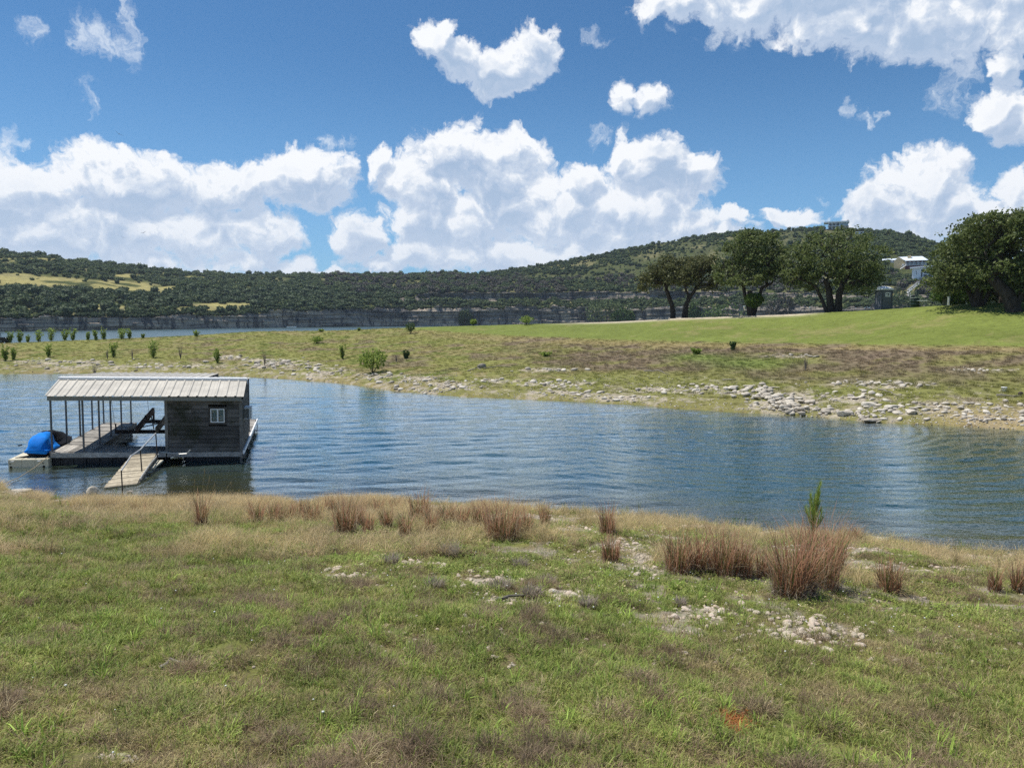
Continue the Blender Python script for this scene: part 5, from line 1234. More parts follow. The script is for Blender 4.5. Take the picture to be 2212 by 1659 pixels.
# ------------------------------------------------------------------ on the crest: toilet, bin, posts
def crest_thing(name, xu, extra, label, cat):
    p, d = crest_pt(xu, extra); r = empty(name, p, -R(float(azslope(xu, 690)[0]))); tag(r, label, cat); return r, d
def build_toilet():
    r, d = crest_thing('portable_toilet', 1906.5, 3.5, 'grey portable toilet with white domed roof standing on the crest beside the oaks', 'toilet'); r.rotation_euler.z += R(33)
    G = plain('dark_grey_plastic', (0.105, 0.115, 0.135), 0.5, 0.3, 0, 0.05); H = 2.05; s = 0.57
    B(r, 'base', G, (-s-.03, s+.03, -s-.03, s+.03, -0.3, 0.12)); B(r, 'body', G, (-s, s, -s, s, 0.12, H))
    for x in (-s-0.02, s-0.05): B(r, 'corner_post', G, (x, x+0.07, -s-0.02, -s+0.05, 0.12, H))
    B(r, 'door', plain('grey_plastic_door', (0.13, 0.14, 0.16), 0.5), (-0.42, 0.42, -s-0.035, -s-0.001, 0.18, H-0.12)); B(r, 'vent_panel', plain('pale_vent', (0.22, 0.23, 0.25), 0.6), (s+0.001, s+0.02, -0.42, 0.42, 0.3, H-0.2))
    mb = MB(); n = 10; V = []; F = []; rows = [(-s-0.09, 0.10), (-s*0.62, 0.27), (0, 0.36), (s*0.62, 0.27), (s+0.09, 0.10)]
    for yy, hh in rows:
        for i in range(n+1): a = math.pi*i/n; V.append((-math.cos(a)*(s+0.08), yy, H+0.0+hh*(0.25+0.75*math.sin(a)**0.8)))
    m = n+1
    for j in range(4):
        for i in range(n): F.append((j*m+i, j*m+i+1, (j+1)*m+i+1, (j+1)*m+i))
    c = len(V); V += [(-s-.08, -s-.09, H-.04), (s+.08, -s-.09, H-.04), (s+.08, s+.09, H-.04), (-s-.08, s+.09, H-.04)]
    F += [tuple([c, c+1]+[i for i in range(n, -1, -1)]), tuple([c+2, c+3]+[4*m+i for i in range(n+1)]), tuple([c+3, c]+[j*m for j in range(5)]), tuple([c+1, c+2]+[j*m+n for j in range(4, -1, -1)]), (c+3, c+2, c+1, c)]
    mb.add(V, F); mb.build('roof', M_WHITE, r)
    for p, dx in (((-0.20, 0.30, -s-0.045, -s-0.037, 1.32, 1.75), 0), ((s+0.022, s+0.030, -0.22, 0.22, 1.40, 1.80), 1)):
        sg = B(r, 'sign', M_WHITE, p)
        if dx == 0: B(sg, 'sign_mark', M_DARK, (-0.12, 0.0, -s-0.050, -s-0.046, 1.55, 1.66), (0.06, 0.20, -s-0.050, -s-0.046, 1.50, 1.66), (-0.12, 0.2, -s-0.050, -s-0.046, 1.40, 1.44))
        else: B(sg, 'sign_mark', M_DARK, (s+0.031, s+0.035, -0.1, 0.1, 1.52, 1.68))
build_toilet()
def build_bin():
    r, d = crest_thing('trash_barrel', 1975, 2.5, 'dark green trash barrel with a pale rim right of the portable toilet', 'trash barrel')
    M = plain('dark_green_barrel', (0.012, 0.028, 0.022), 0.5); mb = MB(); z = [(-0.2, .36), (0.05, .37), (0.3, .38), (0.32, .40), (0.36, .38), (0.62, .38), (0.64, .40), (0.68, .38), (0.92, .38)]
    mb.tube([(0, 0, a) for a, _ in z], [b for _, b in z], 18); mb.build('barrel', M, r, True); mb = MB(); mb.tube([(0, 0, .921), (0, 0, .965)], [.42, .42], 18); mb.build('rim', plain('pale_rim', (0.42, 0.45, 0.42), 0.6), r)
    r, d = crest_thing('picnic_bench', 1989, 3.2, 'pale bench end showing just right of the trash barrel', 'bench')
    for a, b in (((-0.35, 0, 0.2), (0.3, 0, 0.62)), ((-0.3, 0, 0.62), (0.3, 0, 0.25))):
        mb = MB(); mb.bar(a, b, 0.05, 0.07); mb.build('leg', M_WHITE, r)
    B(r, 'seat', M_WHITE, (-0.45, 0.5, -0.8, 0.8, 0.62, 0.68))
build_bin()
def build_posts():
    r, d = crest_thing('utility_post', 2046, 4.0, 'thin dark post with a pale foot and a metal rod near the big right oaks', 'post')
    mb = MB(); mb.bar((0, 0, -0.5), (0, 0, 1.0), 0.12, 0.12, (0, 1, 0)); mb.build('pale_foot', M_WHITE, r)
    mb = MB(); mb.bar((0, 0, 1.0), (0, 0, 1.85), 0.16, 0.16, (0, 1, 0)); mb.build('upper_post', M_DARK, r); mb = MB(); mb.tube([(0.12, 0.3, 0), (0.12, 0.3, 2.9)], 0.025, 6); mb.build('rod', M_GALV, r)
    r, d = crest_thing('dead_tree_trunk', 2034, 5.0, 'bare pale split trunk standing left of the big right oaks', 'dead tree')
    M = bark_mat('bleached_trunk', (0.12, 0.115, 0.10), (0.26, 0.25, 0.23)); mb = MB(); mb.tube([(0.1, 0, -1), (0.08, 0, 1.0), (-0.05, 0, 2.2), (-0.12, 0, 3.4)], [.13, .11, .08, .05], 7); mb.build('trunk', M, r, True)
    mb = MB(); mb.tube([(0.18, 0, -0.6), (0.28, 0, 1.2), (0.15, 0, 2.4), (0.05, 0.1, 3.3)], [.07, .06, .05, .02], 6); mb.build('branch', M, r, True)
build_posts()

# ------------------------------------------------------------------ small things on the lake and in the air
def build_misc_far():
    p = wpix(629, 708.0, 0.0); r = empty('motorboat', p, R(10)); tag(r, 'tiny white motorboat far out on the lake below the cliffs', 'boat')
    mb = MB(); s = [(-2.6, 1.0), (0.5, 1.0), (2.0, 0.7), (3.0, 0.05)]
    for x, w in s: mb.v += [(x, -w*0.6, -0.1), (x, w*0.6, -0.1), (x, w, 0.75), (x, -w, 0.75)]
    for i in range(3): a = 4*i; mb.f += [(a+k, a+(k+1) % 4, a+4+(k+1) % 4, a+4+k) for k in range(4)]
    mb.f += [(3, 2, 1, 0), (12, 13, 14, 15)]; mb.build('hull', M_WHITE, r); B(r, 'windscreen', M_HGL, (0.2, 0.35, -0.7, 0.7, 0.76, 1.25)); B(r, 'seat', M_FLOAT, (-1.2, -0.6, -0.6, 0.6, 0.76, 1.1)); B(r, 'outboard_motor', M_DARK, (-2.9, -2.61, -0.2, 0.2, 0.2, 1.2))
    # dark vehicle cut by the left edge of the picture
    x, y, z = on_ground(-8, 741.5); r = empty('off_road_vehicle', (x, y, z), R(8)); tag(r, 'black off road vehicle parked by the water at the left edge of the picture', 'vehicle')
    K = plain('black_paint', (0.014, 0.014, 0.016), 0.25, 0.5)
    B(r, 'body', K, (-1.9, 1.4, -0.75, 0.75, 0.3, 0.62)); B(r, 'hood', K, (0.55, 1.35, -0.7, 0.7, 0.621, 0.78)); B(r, 'bumper', M_STEEL, (1.405, 1.5, -0.6, 0.6, 0.3, 0.42))
    B(r, 'roof', K, (-1.6, 0.3, -0.7, 0.7, 1.22, 1.27)); B(r, 'seat', M_FLOAT, (-0.9, -0.4, -0.6, 0.6, 0.621, 0.95))
    for xx in (-1.3, 0.95):
        for yy in (-0.78, 0.56):
            mb = MB(); mb.tube([(xx, yy, 0.30), (xx, yy+0.22, 0.30)], 0.30, 14); w = mb.build('wheel', M_FLOAT, r); mb = MB(); mb.tube([(xx, yy-0.01, 0.30), (xx, yy+0.23, 0.30)], 0.13, 10); mb.build('rim', M_STEEL, w)
    for xx, yy in ((-1.55, -0.65), (-1.55, 0.65), (0.25, -0.65), (0.25, 0.65)):
        mb = MB(); mb.bar((xx, yy, 0.62), (xx-0.0, yy, 1.22), 0.05, 0.05, (0, 1, 0)); mb.build('roll_bar', K, r)
    mb = MB(); mb.tube([(1.36, -0.45, 0.66), (1.42, -0.45, 0.66)], 0.08, 10); mb.build('headlight', M_WHITE, r); mb = MB(); mb.tube([(1.36, 0.45, 0.66), (1.42, 0.45, 0.66)], 0.08, 10); mb.build('headlight', M_WHITE, r)
    for xu, yu, d, s, rot, lab in ((257, 290, 90, 0.26, 0.5, 'small dark bird gliding high over the left cloud bank'), (310, 503, 150, 0.3, -0.4, 'tiny dark bird low in front of the left clouds'), (265, 513, 190, 0.25, 0.3, 'faintest tiny bird just below and left of the low bird')):
        p = at_dist(xu, yu, d); r = empty('bird', p); r.rotation_euler = (0.3, rot, 0.6); r.scale = (s, s, s); tag(r, lab, 'bird')
        F = plain('dark_feathers', (0.03, 0.03, 0.035), 0.8)
        mb = MB(); mb.tube([(0, -.7, 0), (0, -.45, .02), (0, 0, .04), (0, .45, .02), (0, .62, 0), (0, .72, -.02)], [.03, .09, .15, .09, .06, .015], 8); mb.build('body', F, r, True)
        for sd in (-1, 1):
            mb = MB(); P = [(sd*.08, .22, .06), (sd*.9, .36, .22), (sd*1.7, .05, .30), (sd*1.0, -.02, .20), (sd*.08, -.22, .05)]; Q2 = [(a, b, c-.03) for a, b, c in P]
            mb.add(P+Q2, [(0, 1, 2, 3, 4), (9, 8, 7, 6, 5)]+[(i, (i+1) % 5, 5+(i+1) % 5, 5+i) for i in range(5)]); mb.build('wing', F, r)
        mb = MB(); mb.add([(0, -.6, 0), (-.22, -1.0, 0), (.22, -1.0, 0), (0, -.6, -.03), (-.22, -1.0, -.03), (.22, -1.0, -.03)], [(0, 1, 2), (5, 4, 3), (0, 3, 4, 1), (1, 4, 5, 2), (2, 5, 3, 0)]); mb.build('tail', F, r)
build_misc_far()
# ------------------------------------------------------------------ tussocks, shrubs, saplings: each a plant of its own
M_STRAWB = leaf_mat('straw_stalks', (0.24, 0.18, 0.09), (0.46, 0.38, 0.22), 0.3, 0.7)
M_RED = leaf_mat('reddish_brown_stalks', (0.32, 0.145, 0.085), (0.66, 0.40, 0.25), 0.5, 0.7)
M_TAN = leaf_mat('pale_tan_stalks', (0.30, 0.22, 0.14), (0.58, 0.47, 0.32), 0.5, 0.7)
M_REDG = leaf_mat('green_lower_stalks', (0.10, 0.13, 0.03), (0.22, 0.22, 0.07), 0.3, 0.7)
M_GREY = leaf_mat('grey_dry_stalks', (0.26, 0.21, 0.165), (0.46, 0.40, 0.32), 0.4, 0.8)
M_SHRUB = leaf_mat('bright_shrub_leaves', (0.15, 0.22, 0.035), (0.32, 0.40, 0.09), 0.5, 0.6)
M_SHRUBD = leaf_mat('dark_shrub_leaves', (0.035, 0.075, 0.016), (0.09, 0.14, 0.035), 0.25, 0.6)
M_PINE = leaf_mat('young_pine_needles', (0.20, 0.30, 0.05), (0.38, 0.46, 0.12), 0.5, 0.6)
def join_meshes(root, parts):
    for nm, me in parts: link(bpy.data.objects.new(nm, me), root)
def tussock(i, xb, yb, yt, wid, label, red=1.0, stiff=1.0):
    x, y, z = on_ground(xb, yb); d = math.hypot(x, y); k = d/FOC*1.02; h = (yb-yt)*k; r = wid*k/2
    root = empty('grass_tussock', (x, y, z), random.uniform(0, 6.28)); tag(root, label, 'grass tussock', 'reddish grass tussocks on the near bank')
    n = int(min(260, 45+wid*2.4))
    if red < 0.5: join_meshes(root, [('stalks', tuft('stalks', n, h*1.05, r*0.6, 0.35, 0.007, 4, 300+i, 0.55, 0.5, M_GREY)), ('leaf_mass', tuft('leaf_mass', n, h*0.6, r*0.7, 0.7, 0.006, 3, 400+i, 0.6, 1.0, M_STRAWB))]); return
    join_meshes(root, [('tan_stalks', tuft('tan_stalks', int(n*0.35), h*1.05, r*0.85, 0.26, 0.007, 4, 600+i, 0.75, 0.7, M_TAN)), ('stalks', tuft('stalks', n, h*(1.1+0.25*random.random()), r*0.75, 0.17, 0.008, 4, 300+i, 0.80, 0.35, M_RED)),
                       ('green_blades', tuft('green_blades', int(n*0.5), h*1.0, r*0.6, 0.2, 0.009, 4, 500+i, 0.75, 0.25, M_REDG)),
                       ('dry_base', tuft('dry_base', int(n*0.8), h*0.45, r*0.85, 0.65, 0.006, 3, 400+i, 0.6, 0.9, M_GREY))])
TUS = [(746,1155,1056,59,'tall reddish grass tussock farthest left of the dense row by the shore'),(817,1112,1066,25,'narrow reddish grass clump between two taller shore tussocks'),(908,1129,1053,55,'tallest middle reddish tussock right at the waterline'),
 (875,1161,1098,28,'thin reddish stalks in front of the tallest waterline tussock'),(855,1112,1074,28,'short reddish grass clump beside the pale shore rocks'),(964,1129,1079,50,'loose reddish grass clump over the pale shore rocks'),
 (1083,1165,1074,95,'wide round reddish tussock alone in the middle of the near bank'),(1177,1138,1082,30,'small upright reddish tussock right of the wide round one'),(1312,1155,1089,43,'medium reddish tussock right at the shore among pale pebbles'),
 (1320,1214,1148,50,'sparse reddish tussock just below the medium shore tussock'),(1465,1238,1136,66,'left tussock of the big dense reddish clump'),(1560,1240,1137,90,'widest dense reddish tussock behind the bright green turf'),(1600,1244,1150,60,'short reddish tussock joined to the right side of the widest one'),
 (1704,1293,1148,82,'largest front reddish tussock standing nearest the camera'),(1766,1275,1118,100,'tallest reddish tussock below the young green pine'),(1921,1279,1202,52,'lone reddish tussock right of the young green pine'),(1847,1176,1135,30,'small far reddish clump at the waterline behind the tall tussock'),
 (435,1138,1062,26,'slim reddish grass clump in front of the dock reflection'),(554,1131,1075,35,'loose reddish stalks at the right edge of the dock reflection'),(614,1125,1085,50,'low reddish grass patch beside a driftwood pile'),(676,1128,1078,55,'reddish grass clump between driftwood pile and tall tussock'),
 (712,1104,1072,25,'small reddish clump on the waterline left of the tall row'),(2197,1278,1222,24,'short reddish clump cut by the right edge of the picture'),(2149,1278,1232,26,'faint reddish clump near the right edge of the picture'),(1650,1248,1176,40,'purple grey stalks between the wide and the largest tussock'),(300,1118,1082,40,'pale low clump on the bank below the gangway')]
TUS += [(590,1130,1084,30,'short reddish clump just left of the driftwood log'),(645,1120,1076,30,'thin reddish clump directly above the driftwood log'),(775,1138,1084,32,'reddish clump filling the gap right of the far left tall tussock'),(796,1152,1104,30,'low reddish clump in front of the narrow clump between taller ones'),
 (835,1142,1088,30,'reddish clump just left of the tallest waterline tussock'),(932,1150,1098,32,'reddish clump at the right foot of the tallest waterline tussock'),(1000,1138,1084,34,'sparse clump between the loose clump and the wide round tussock'),(1036,1142,1082,38,'reddish clump touching the left side of the wide round tussock'),
 (1132,1152,1094,44,'greyish red clump touching the right side of the wide round tussock'),(1506,1238,1148,42,'reddish clump between the left tussock and the widest dense one'),(1738,1290,1165,56,'reddish clump joining the largest front tussock to the tallest one'),(1800,1240,1130,50,'loose greenish red clump at the right foot of the young pine')]
for i, (xb, yb, yt, w, lab) in enumerate(TUS): tussock(i, xb, yb, yt, w, lab)
for i, (xb, yb, yt, w, lab) in enumerate([(970,1200,1165,70,'dull purple grey low tussock below the loose shore clump'),(1080,1275,1240,80,'dark purple low tussock over the pebble patch'),(1150,1290,1258,70,'dark purple tussock left of the pink pebbles'),(1180,1262,1238,60,'dark brown low tussock above the pink pebbles'),
     (1270,1312,1282,60,'dark purple tussock right of the pink pebbles'),(940,1270,1240,60,'purple grey tussock left of the pebble patch'),(845,1218,1188,50,'small purple tussock in the left half of the bank'),(1470,1310,1285,40,'small purple tussock left of the right hand pebbles'),(1120,1225,1200,60,'pale purple tussock in the middle of the turf')]):
    tussock(60+i, xb, yb, yt, w, lab, red=0.0)
def seed_stalks():
    x, y, z = on_ground(440, 1130); root = empty('seed_grass', (x, y, z)); tag(root, 'tall thin grass stalks with pale seed heads standing against the dock reflection', 'grass')
    k = math.hypot(x, y)/FOC
    for a, b, e in ((0, 112, 6), (-24, 90, -10), (18, 84, 22), (8, 96, 14), (44, 86, 50), (-6, 70, -8)):
        mb = MB(); mb.tube([(a*k*0.3, 0, 0), (a*k*0.8, 0, b*k*0.6), (e*k+a*k*0.2, 0, b*k)], [0.004, 0.003, 0.002], 4); s = mb.build('stalk', M_STRAWB, root)
        mb = MB(); p = Vector((e*k+a*k*0.2, 0, b*k)); mb.tube([p-Vector((0.01, 0, 0.12)), p-Vector((0.004, 0, 0.05)), p+Vector((0, 0, 0.02))], [0.003, 0.010, 0.002], 6); mb.build('seed_head', M_STRAWB, s)
seed_stalks()
def shrub(xb, yb, yt, wid, label, mat, kind, i, cat='shrub', group='green shrubs on the far bank'):
    x, y, z = on_ground(xb, yb); d = math.hypot(x, y); k = d/FOC; h = (yb-yt)*k; r = wid*k/2; rg = np.random.default_rng(700+i)
    root = empty('shrub', (x, y, z-0.03), rg.uniform(0, 6.28)); tag(root, label, cat, group)
    mb = MB(); ns = 9 if kind != 'dead' else 16; tips = []
    for j in range(ns):
        a = rg.uniform(0, 6.28); l = rg.uniform(0.55, 1.0); rr = r*rg.uniform(0.2, 0.95); tip = Vector((rr*math.cos(a), rr*math.sin(a), h*l)); tips.append(tip)
        mid = tip*0.5+Vector((rg.normal(0, r*.08), rg.normal(0, r*.08), h*0.05)); mb.tube([(0, 0, 0), mid, tip], [0.022, 0.014, 0.004], 4)
    mb.build('stems', M_GREY if kind == 'dead' else M_BARK, root)
    if kind == 'dead':
        return root
    n = 900 if wid > 40 else 420
    if kind == 'up':                                # upright willow-like shoots
        P = []
        for j in range(n): t_ = tips[rg.integers(0, len(tips))]; s = rg.uniform(0.12, 1.05); P.append(t_*s+Vector((rg.normal(0, r*.16), rg.normal(0, r*.16), rg.normal(0, h*.04))))
        C = np.array([p[:] for p in P])
    else:
        C = crown_points([(0, 0, h*0.6, r*0.9, r*0.9, h*0.42), (r*0.35, 0, h*0.5, r*0.55, r*0.6, h*0.36), (-r*0.4, 0, h*0.55, r*0.5, r*0.6, h*0.36)], n, rg, 0.25)
    C[:, 2] = np.abs(C[:, 2])
    V, F = leaf_quads(C, 0.085 if wid < 40 else 0.10, rg); link(bpy.data.objects.new('foliage', mesh_np('foliage', V, F, mat)), root)
    return root
SHR = [(12,780,750,15,'up','bright green upright shrub at the left edge of the far bank',0),(29,778,754,11,'up','small bright green shrub second from the left edge of the far bank',0),(106,772,747,15,'up','bright rounded shrub above the left end of the dock roof',0),(245,772,741,20,'up','bright green shrub above the left part of the dock',0),
 (331,773,735,24,'up','tallest bright green shrub above the dock roof',0),(390,776,742,14,'dead','bare grey dead shrub above the dock roof',0),(286,778,752,8,'dead','thin bare stem between two bright shrubs on the far bank',0),(232,776,756,8,'dead','little bare stem left of a bright shrub on the far bank',0),(469,785,754,17,'up','bright green shrub on the pale stones above the shed',0),(572,792,752,14,'dead','bare dead shrub on the pale stones right of the shed',0),
 (740,776,745,17,'up','upright bright shrub standing left of the round bush',0),(805,806,752,70,'round','large round green bush at the far waterline',0),(887,721,696,28,'round','dark round bush alone on the lawn corner near the lake',1),(685,742,727,32,'round','low wide green bush on the flat beyond the round bush',0),(1023,703,688,18,'round','pale green bush behind the lawn edge left of a rounder one',0),
 (1137,702,681,36,'round','round olive green bush peeking over the lawn edge',0),(1583,758,738,16,'up','dull green shrub at the lower edge of the lawn',1),(877,775,756,18,'up','dark small shrub right of the large round bush',1),(856,782,764,14,'dead','small grey scrubby stems right of the large round bush',0),(1740,800,772,12,'dead','grey twiggy weed on the brown slope at right',0),
 (205,808,780,22,'dead','bare twigs standing in the far shallows above the dock roof',0),(1505,765,752,26,'up','low green shrub in the brown grass band',0),(1180,770,757,34,'up','low yellow green shrub in the olive grass',0)]
for i, (a, b, c, w, kd, lab, dk) in enumerate(SHR): shrub(a, b, c, w, lab, M_SHRUBD if dk else M_SHRUB, kd, i)
for i, (a, b, c, w) in enumerate([(21,739,717,14),(42,739,716,14),(60,738,724,9),(82,738,715,22),(110,737,713,22),(140,736,715,16),(157,736,714,16),(190,735,720,10),(208,735,715,12),(225,734,711,16),(262,733,709,26),(280,732,712,12),(309,731,722,7),(424,727,714,14),(693,717,711,14),(775,715,708,8)]):
    nm = 'first second third fourth fifth sixth seventh eighth ninth tenth eleventh twelfth thirteenth fourteenth fifteenth sixteenth'.split()[i]
    shrub(a, b, c, w, 'small lakeside shrub against the open water, %s from the left' % nm, M_SHRUB, 'up', 40+i, group='small shrubs along the lake side of the spit')
def pine():
    x, y, z = on_ground(1753, 1172); k = math.hypot(x, y)/FOC; root = empty('young_pine', (x, y, z)); tag(root, 'young bright green pine sapling rising behind the tallest tussock', 'pine sapling'); H = 122*k; rg = np.random.default_rng(9)
    top = Vector((14*k, 0, H)); mb = MB(); mb.tube([(0, 0, 0), (2*k, 0, H*0.5), top], [0.02, 0.014, 0.005], 6); mb.build('trunk', M_BARK, root); V = []; F = []; sh = []
    for j in range(16):                              # side shoots turning up
        t_ = 0.12+0.62*rg.random(); a = rg.uniform(0, 6.28); r = 0.16*(1-t_)+0.04; b0 = Vector((2*k, 0, H*t_*0.6)); sh.append((b0, b0+Vector((math.cos(a)*r, math.sin(a)*r, 0.30+0.22*rg.random()))))
    for i in range(2600):
        if i % 3: b0, e0 = sh[rg.integers(0, len(sh))]; c = b0.lerp(e0, rg.random()**0.6)
        else: t_ = rg.random(); c = Vector((2*k+12*k*t_**2, 0, H*(0.12+0.86*t_)))
        a = rg.uniform(0, 6.28); p = c; sp = rg.uniform(0.02, 0.085); q = p+Vector((math.cos(a)*sp, math.sin(a)*sp, 0.07+0.09*rg.random())); s_ = Vector((-math.sin(a), math.cos(a), 0))*0.0028
        b = len(V); V += [p-s_, p+s_, q]; F.append((b, b+1, b+2))
    me = bpy.data.meshes.new('needles'); me.from_pydata([tuple(v) for v in V], [], F); me.materials.append(M_PINE); link(bpy.data.objects.new('needles', me), root)
pine()
# under-storey bushes near the oaks and along the cliff foot
def crest_bush(xu, extra, w, h, lab, mat, i):
    p, d = crest_pt(xu, extra); k = d/FOC; rg = np.random.default_rng(800+i); root = empty('bush', p); tag(root, lab, 'bush')
    mb = MB(); mb.tube([(0, 0, -.3), (0.1, 0, h*k*0.6)], [0.07, 0.03], 6); mb.build('stem', M_BARK, root)
    r = w*k/2; H = h*k; C = crown_points([(0, 0, H*.5, r, r*.8, H*.5), (r*.5, 0, H*.6, r*.6, r*.6, H*.4), (-r*.5, .2, H*.5, r*.6, r*.6, H*.38)], 5200, rg, .3, .42, i); V, F = leaf_quads(C, .11, rg); link(bpy.data.objects.new('foliage', mesh_np('foliage', V, F, mat)), root)
crest_bush(2062, 6, 80, 46, 'light green bush between the bleached trunk and the forked oak', M_SPR, 1)
crest_bush(2150, 9, 70, 60, 'green thicket behind the forked oak', M_OAK[0], 2)
crest_bush(2215, 8, 70, 50, 'green thicket behind the leaning oak', M_SPR, 3)
def shore_tree(xu, yb, w, h, lab, mat, i):           # greenery at the foot of the cliffs on the far shore
    a, _ = azslope(xu, yb); d = float(BD(float(a)))-4; p = at_dist(xu, yb, d); p.z = 0.3; k = d/FOC; rg = np.random.default_rng(830+i); root = empty('shore_bush', p); tag(root, lab, 'bush')
    mb = MB(); mb.tube([(0, 0, -1), (0.3, 0, h*k*0.6)], [0.3, 0.1], 6); mb.build('stem', M_BARK, root)
    H = (h+700-yb)*k; r = w*k/2; C = crown_points([(0, 0, H*.5, r, r*.5, H*.5), (r*.6, 0, H*.4, r*.5, r*.4, H*.36), (-r*.6, 0, H*.45, r*.5, r*.4, H*.36)], 1500, rg, .4, .40, i); V, F = leaf_quads(C, .7, rg); link(bpy.data.objects.new('foliage', mesh_np('foliage', V, F, mat)), root)
shore_tree(1310, 700, 90, 62, 'dark green trees climbing the middle of the cliff above the lawn edge', M_JUN[1], 1); shore_tree(1345, 700, 50, 40, 'bright green bushes at the foot of the cliff', M_SPR, 2)
shore_tree(1005, 700, 30, 34, 'dark cedar at the foot of the cliff above the open lake', M_JUN[0], 3); shore_tree(1575, 690, 110, 40, 'bright green bushes at the cliff foot between the small oaks and the round oak', M_SPR, 4); shore_tree(1500, 690, 30, 40, 'narrow green bush at the cliff foot between the two small oak trunks', M_SPR, 5)
shore_tree(1690, 680, 60, 50, 'dark brush at the cliff foot right of the round oak', M_JUN[3], 6); shore_tree(1950, 670, 60, 50, 'dark brush below the white house stairway', M_JUN[0], 7)

# ------------------------------------------------------------------ stones
def mat_rock(name, stops, sc=6):
    m, t = newmat(name); co = t.n('ShaderNodeTexCoord').outputs['Object']; r = t.n('ShaderNodeObjectInfo').outputs['Random']
    n = t.noise(t.vm('ADD', co, t.n('ShaderNodeCombineXYZ', None, i0=t.m('MULTIPLY', r, 31.0), i1=r, i2=r)), 1.6, 6, 0.7)
    col = t.ramp(t.m('ADD', t.m('MULTIPLY', n, 0.7), t.m('MULTIPLY', r, 0.3)), stops); out(t, bsdf(t, col, 0.92, 0.15, bump(t, n, 0.7, 0.05))); return m
M_LIME = mat_rock('grey_white_limestone', [(0.25, (0.20, 0.18, 0.15)), (0.45, (0.42, 0.375, 0.31)), (0.7, (0.62, 0.57, 0.48))])
M_PEB = mat_rock('cream_and_pink_pebble', [(0.25, (0.38, 0.31, 0.22)), (0.45, (0.56, 0.49, 0.38)), (0.6, (0.58, 0.46, 0.36)), (0.8, (0.74, 0.70, 0.60))])
def rock_mesh(name, sub, flat, rough, seed, mat, smooth=False, cut=0):
    rg = np.random.default_rng(seed); V, F = (ICO1, ICO2, ICO3)[sub-1]; V = V.copy()
    for i in range(cut):                              # slice flat facets off the lump
        d = rg.normal(0, 1, 3); d /= np.linalg.norm(d); o = rg.uniform(0.55, 0.85); e = V@d-o; V = V-np.clip(e, 0, None)[:, None]*d
    nz = fbm(V[:, 0]*1.3+seed, V[:, 1]*1.3+V[:, 2]*1.1, 3, seed)-0.5
    V = V*(1+rough*2*nz[:, None])*np.array([1, 0.75, flat]); return mesh_np(name, V, F, mat, smooth)
LIME = [rock_mesh('limestone', 2, (0.55, 0.4, 0.28, 0.7)[i % 4], 0.22, 900+i, M_LIME, False, 7) for i in range(8)]
PEB = [rock_mesh('pebble', 2, (0.62, 0.5, 0.7)[i % 3], 0.12, 940+i, M_PEB, True, 2) for i in range(6)]
def ground_many(xu, yu):
    r = [on_ground(a, b) for a, b in zip(xu, yu)]; return np.array(r)
def put_stone(name, me, p, s, rz, parent=None, sink=0.25):
    o = bpy.data.objects.new(name, me); o.location = (p[0], p[1], p[2]+s[2]*me_h(me)*(0.5-sink)*1.6); o.rotation_euler = (RNG.normal(0, .15), RNG.normal(0, .15), rz); o.scale = s; return link(o, parent)
def me_h(me): return 0.5
def build_rock_pile():
    x, y, z = on_ground(1680, 872); root = empty('rock_pile', (x, y, z)); tag(root, 'tumbled pile of pale limestone blocks reaching down to the far waterline', 'rock pile'); o0 = Vector((x, y, z))
    # the pile's outline runs from upper left to lower right
    rg = np.random.default_rng(77); pts = []
    for i in range(105):
        t_ = rg.random(); cx = 1628+t_*105; cy = 852+t_*34; px = cx+rg.normal(0, 12); py = cy+rg.normal(0, 9)
        py = min(py, 890+max(0, (px-1640))*0.07); pts.append((px, py))
    for i, (a, b) in enumerate(pts):
        p = Vector(on_ground(a, b))-o0; s = 0.13+0.17*rg.random()**1.3
        ob = put_stone('stone', LIME[i % 8], (p.x, p.y, p.z+rg.random()*0.10), (s*1.15, s*1.05, s*1.05), rg.uniform(0, 6.28), root)
build_rock_pile()
def big(xu, yu, w, h, label, me, flat=1.0, rz=0.3):
    x, y, z = on_ground(xu, yu); z = max(z, -0.02); k = math.hypot(x, y)/FOC; s = w*k/2
    o = link(bpy.data.objects.new('boulder', me)); o.location = (x, y, z+h*k*0.25); o.scale = (s, s*0.8, h*k*0.75*flat/ (0.55 if me in LIME else 1)); o.rotation_euler = (0, 0, rz); tag(o, label, 'boulder', 'boulders on the far bank'); return o
BR = [rock_mesh('boulder', 3, 0.55, 0.22, 980+i, M_LIME, False, 9) for i in range(4)]
big(1825, 897, 36, 17, 'rounded grey boulder at the far waterline', BR[0]); big(1882, 910, 44, 12, 'white flat slab half in the water at the far shore', BR[1], .8); big(1876, 878, 34, 14, 'long pale tilted boulder above the white slab', BR[2], 1, -.5)
big(1925, 882, 30, 10, 'pale flat boulder right of the tilted one', BR[3]); big(1970, 893, 34, 12, 'pale broken boulder at the right end of the stones', BR[0], 1, 1.2); big(1840, 861, 26, 8, 'small white slab up the bank above the rounded boulder', BR[1], .8, 2); big(1784, 893, 24, 11, 'dark based boulder between the pile and the rounded boulder', BR[2], 1, 2.4)
big(1585, 842, 36, 13, 'large pale boulder at the upper left of the rock pile', BR[3], 1, .9); big(1620, 835, 30, 7, 'flat dark edged slab on top of the rock pile', BR[1], .6, .1); big(1665, 838, 40, 5, 'long thin pale slab right of the pile top', BR[2], .5, .05)
def slabs():
    o = big(1042, 795, 22, 12, 'grey weathered stump on the olive slope', BR[0]); o.name = 'tree_stump'; o['category'] = 'stump'; del o['group']; o.data = rock_mesh('tree_stump', 3, 0.8, 0.15, 990, M_GREYW, False, 5)
M_GREYW = wood_mat('grey_driftwood', (0.14, 0.125, 0.105), (0.40, 0.36, 0.30), 1.0, (2, 2, 2))
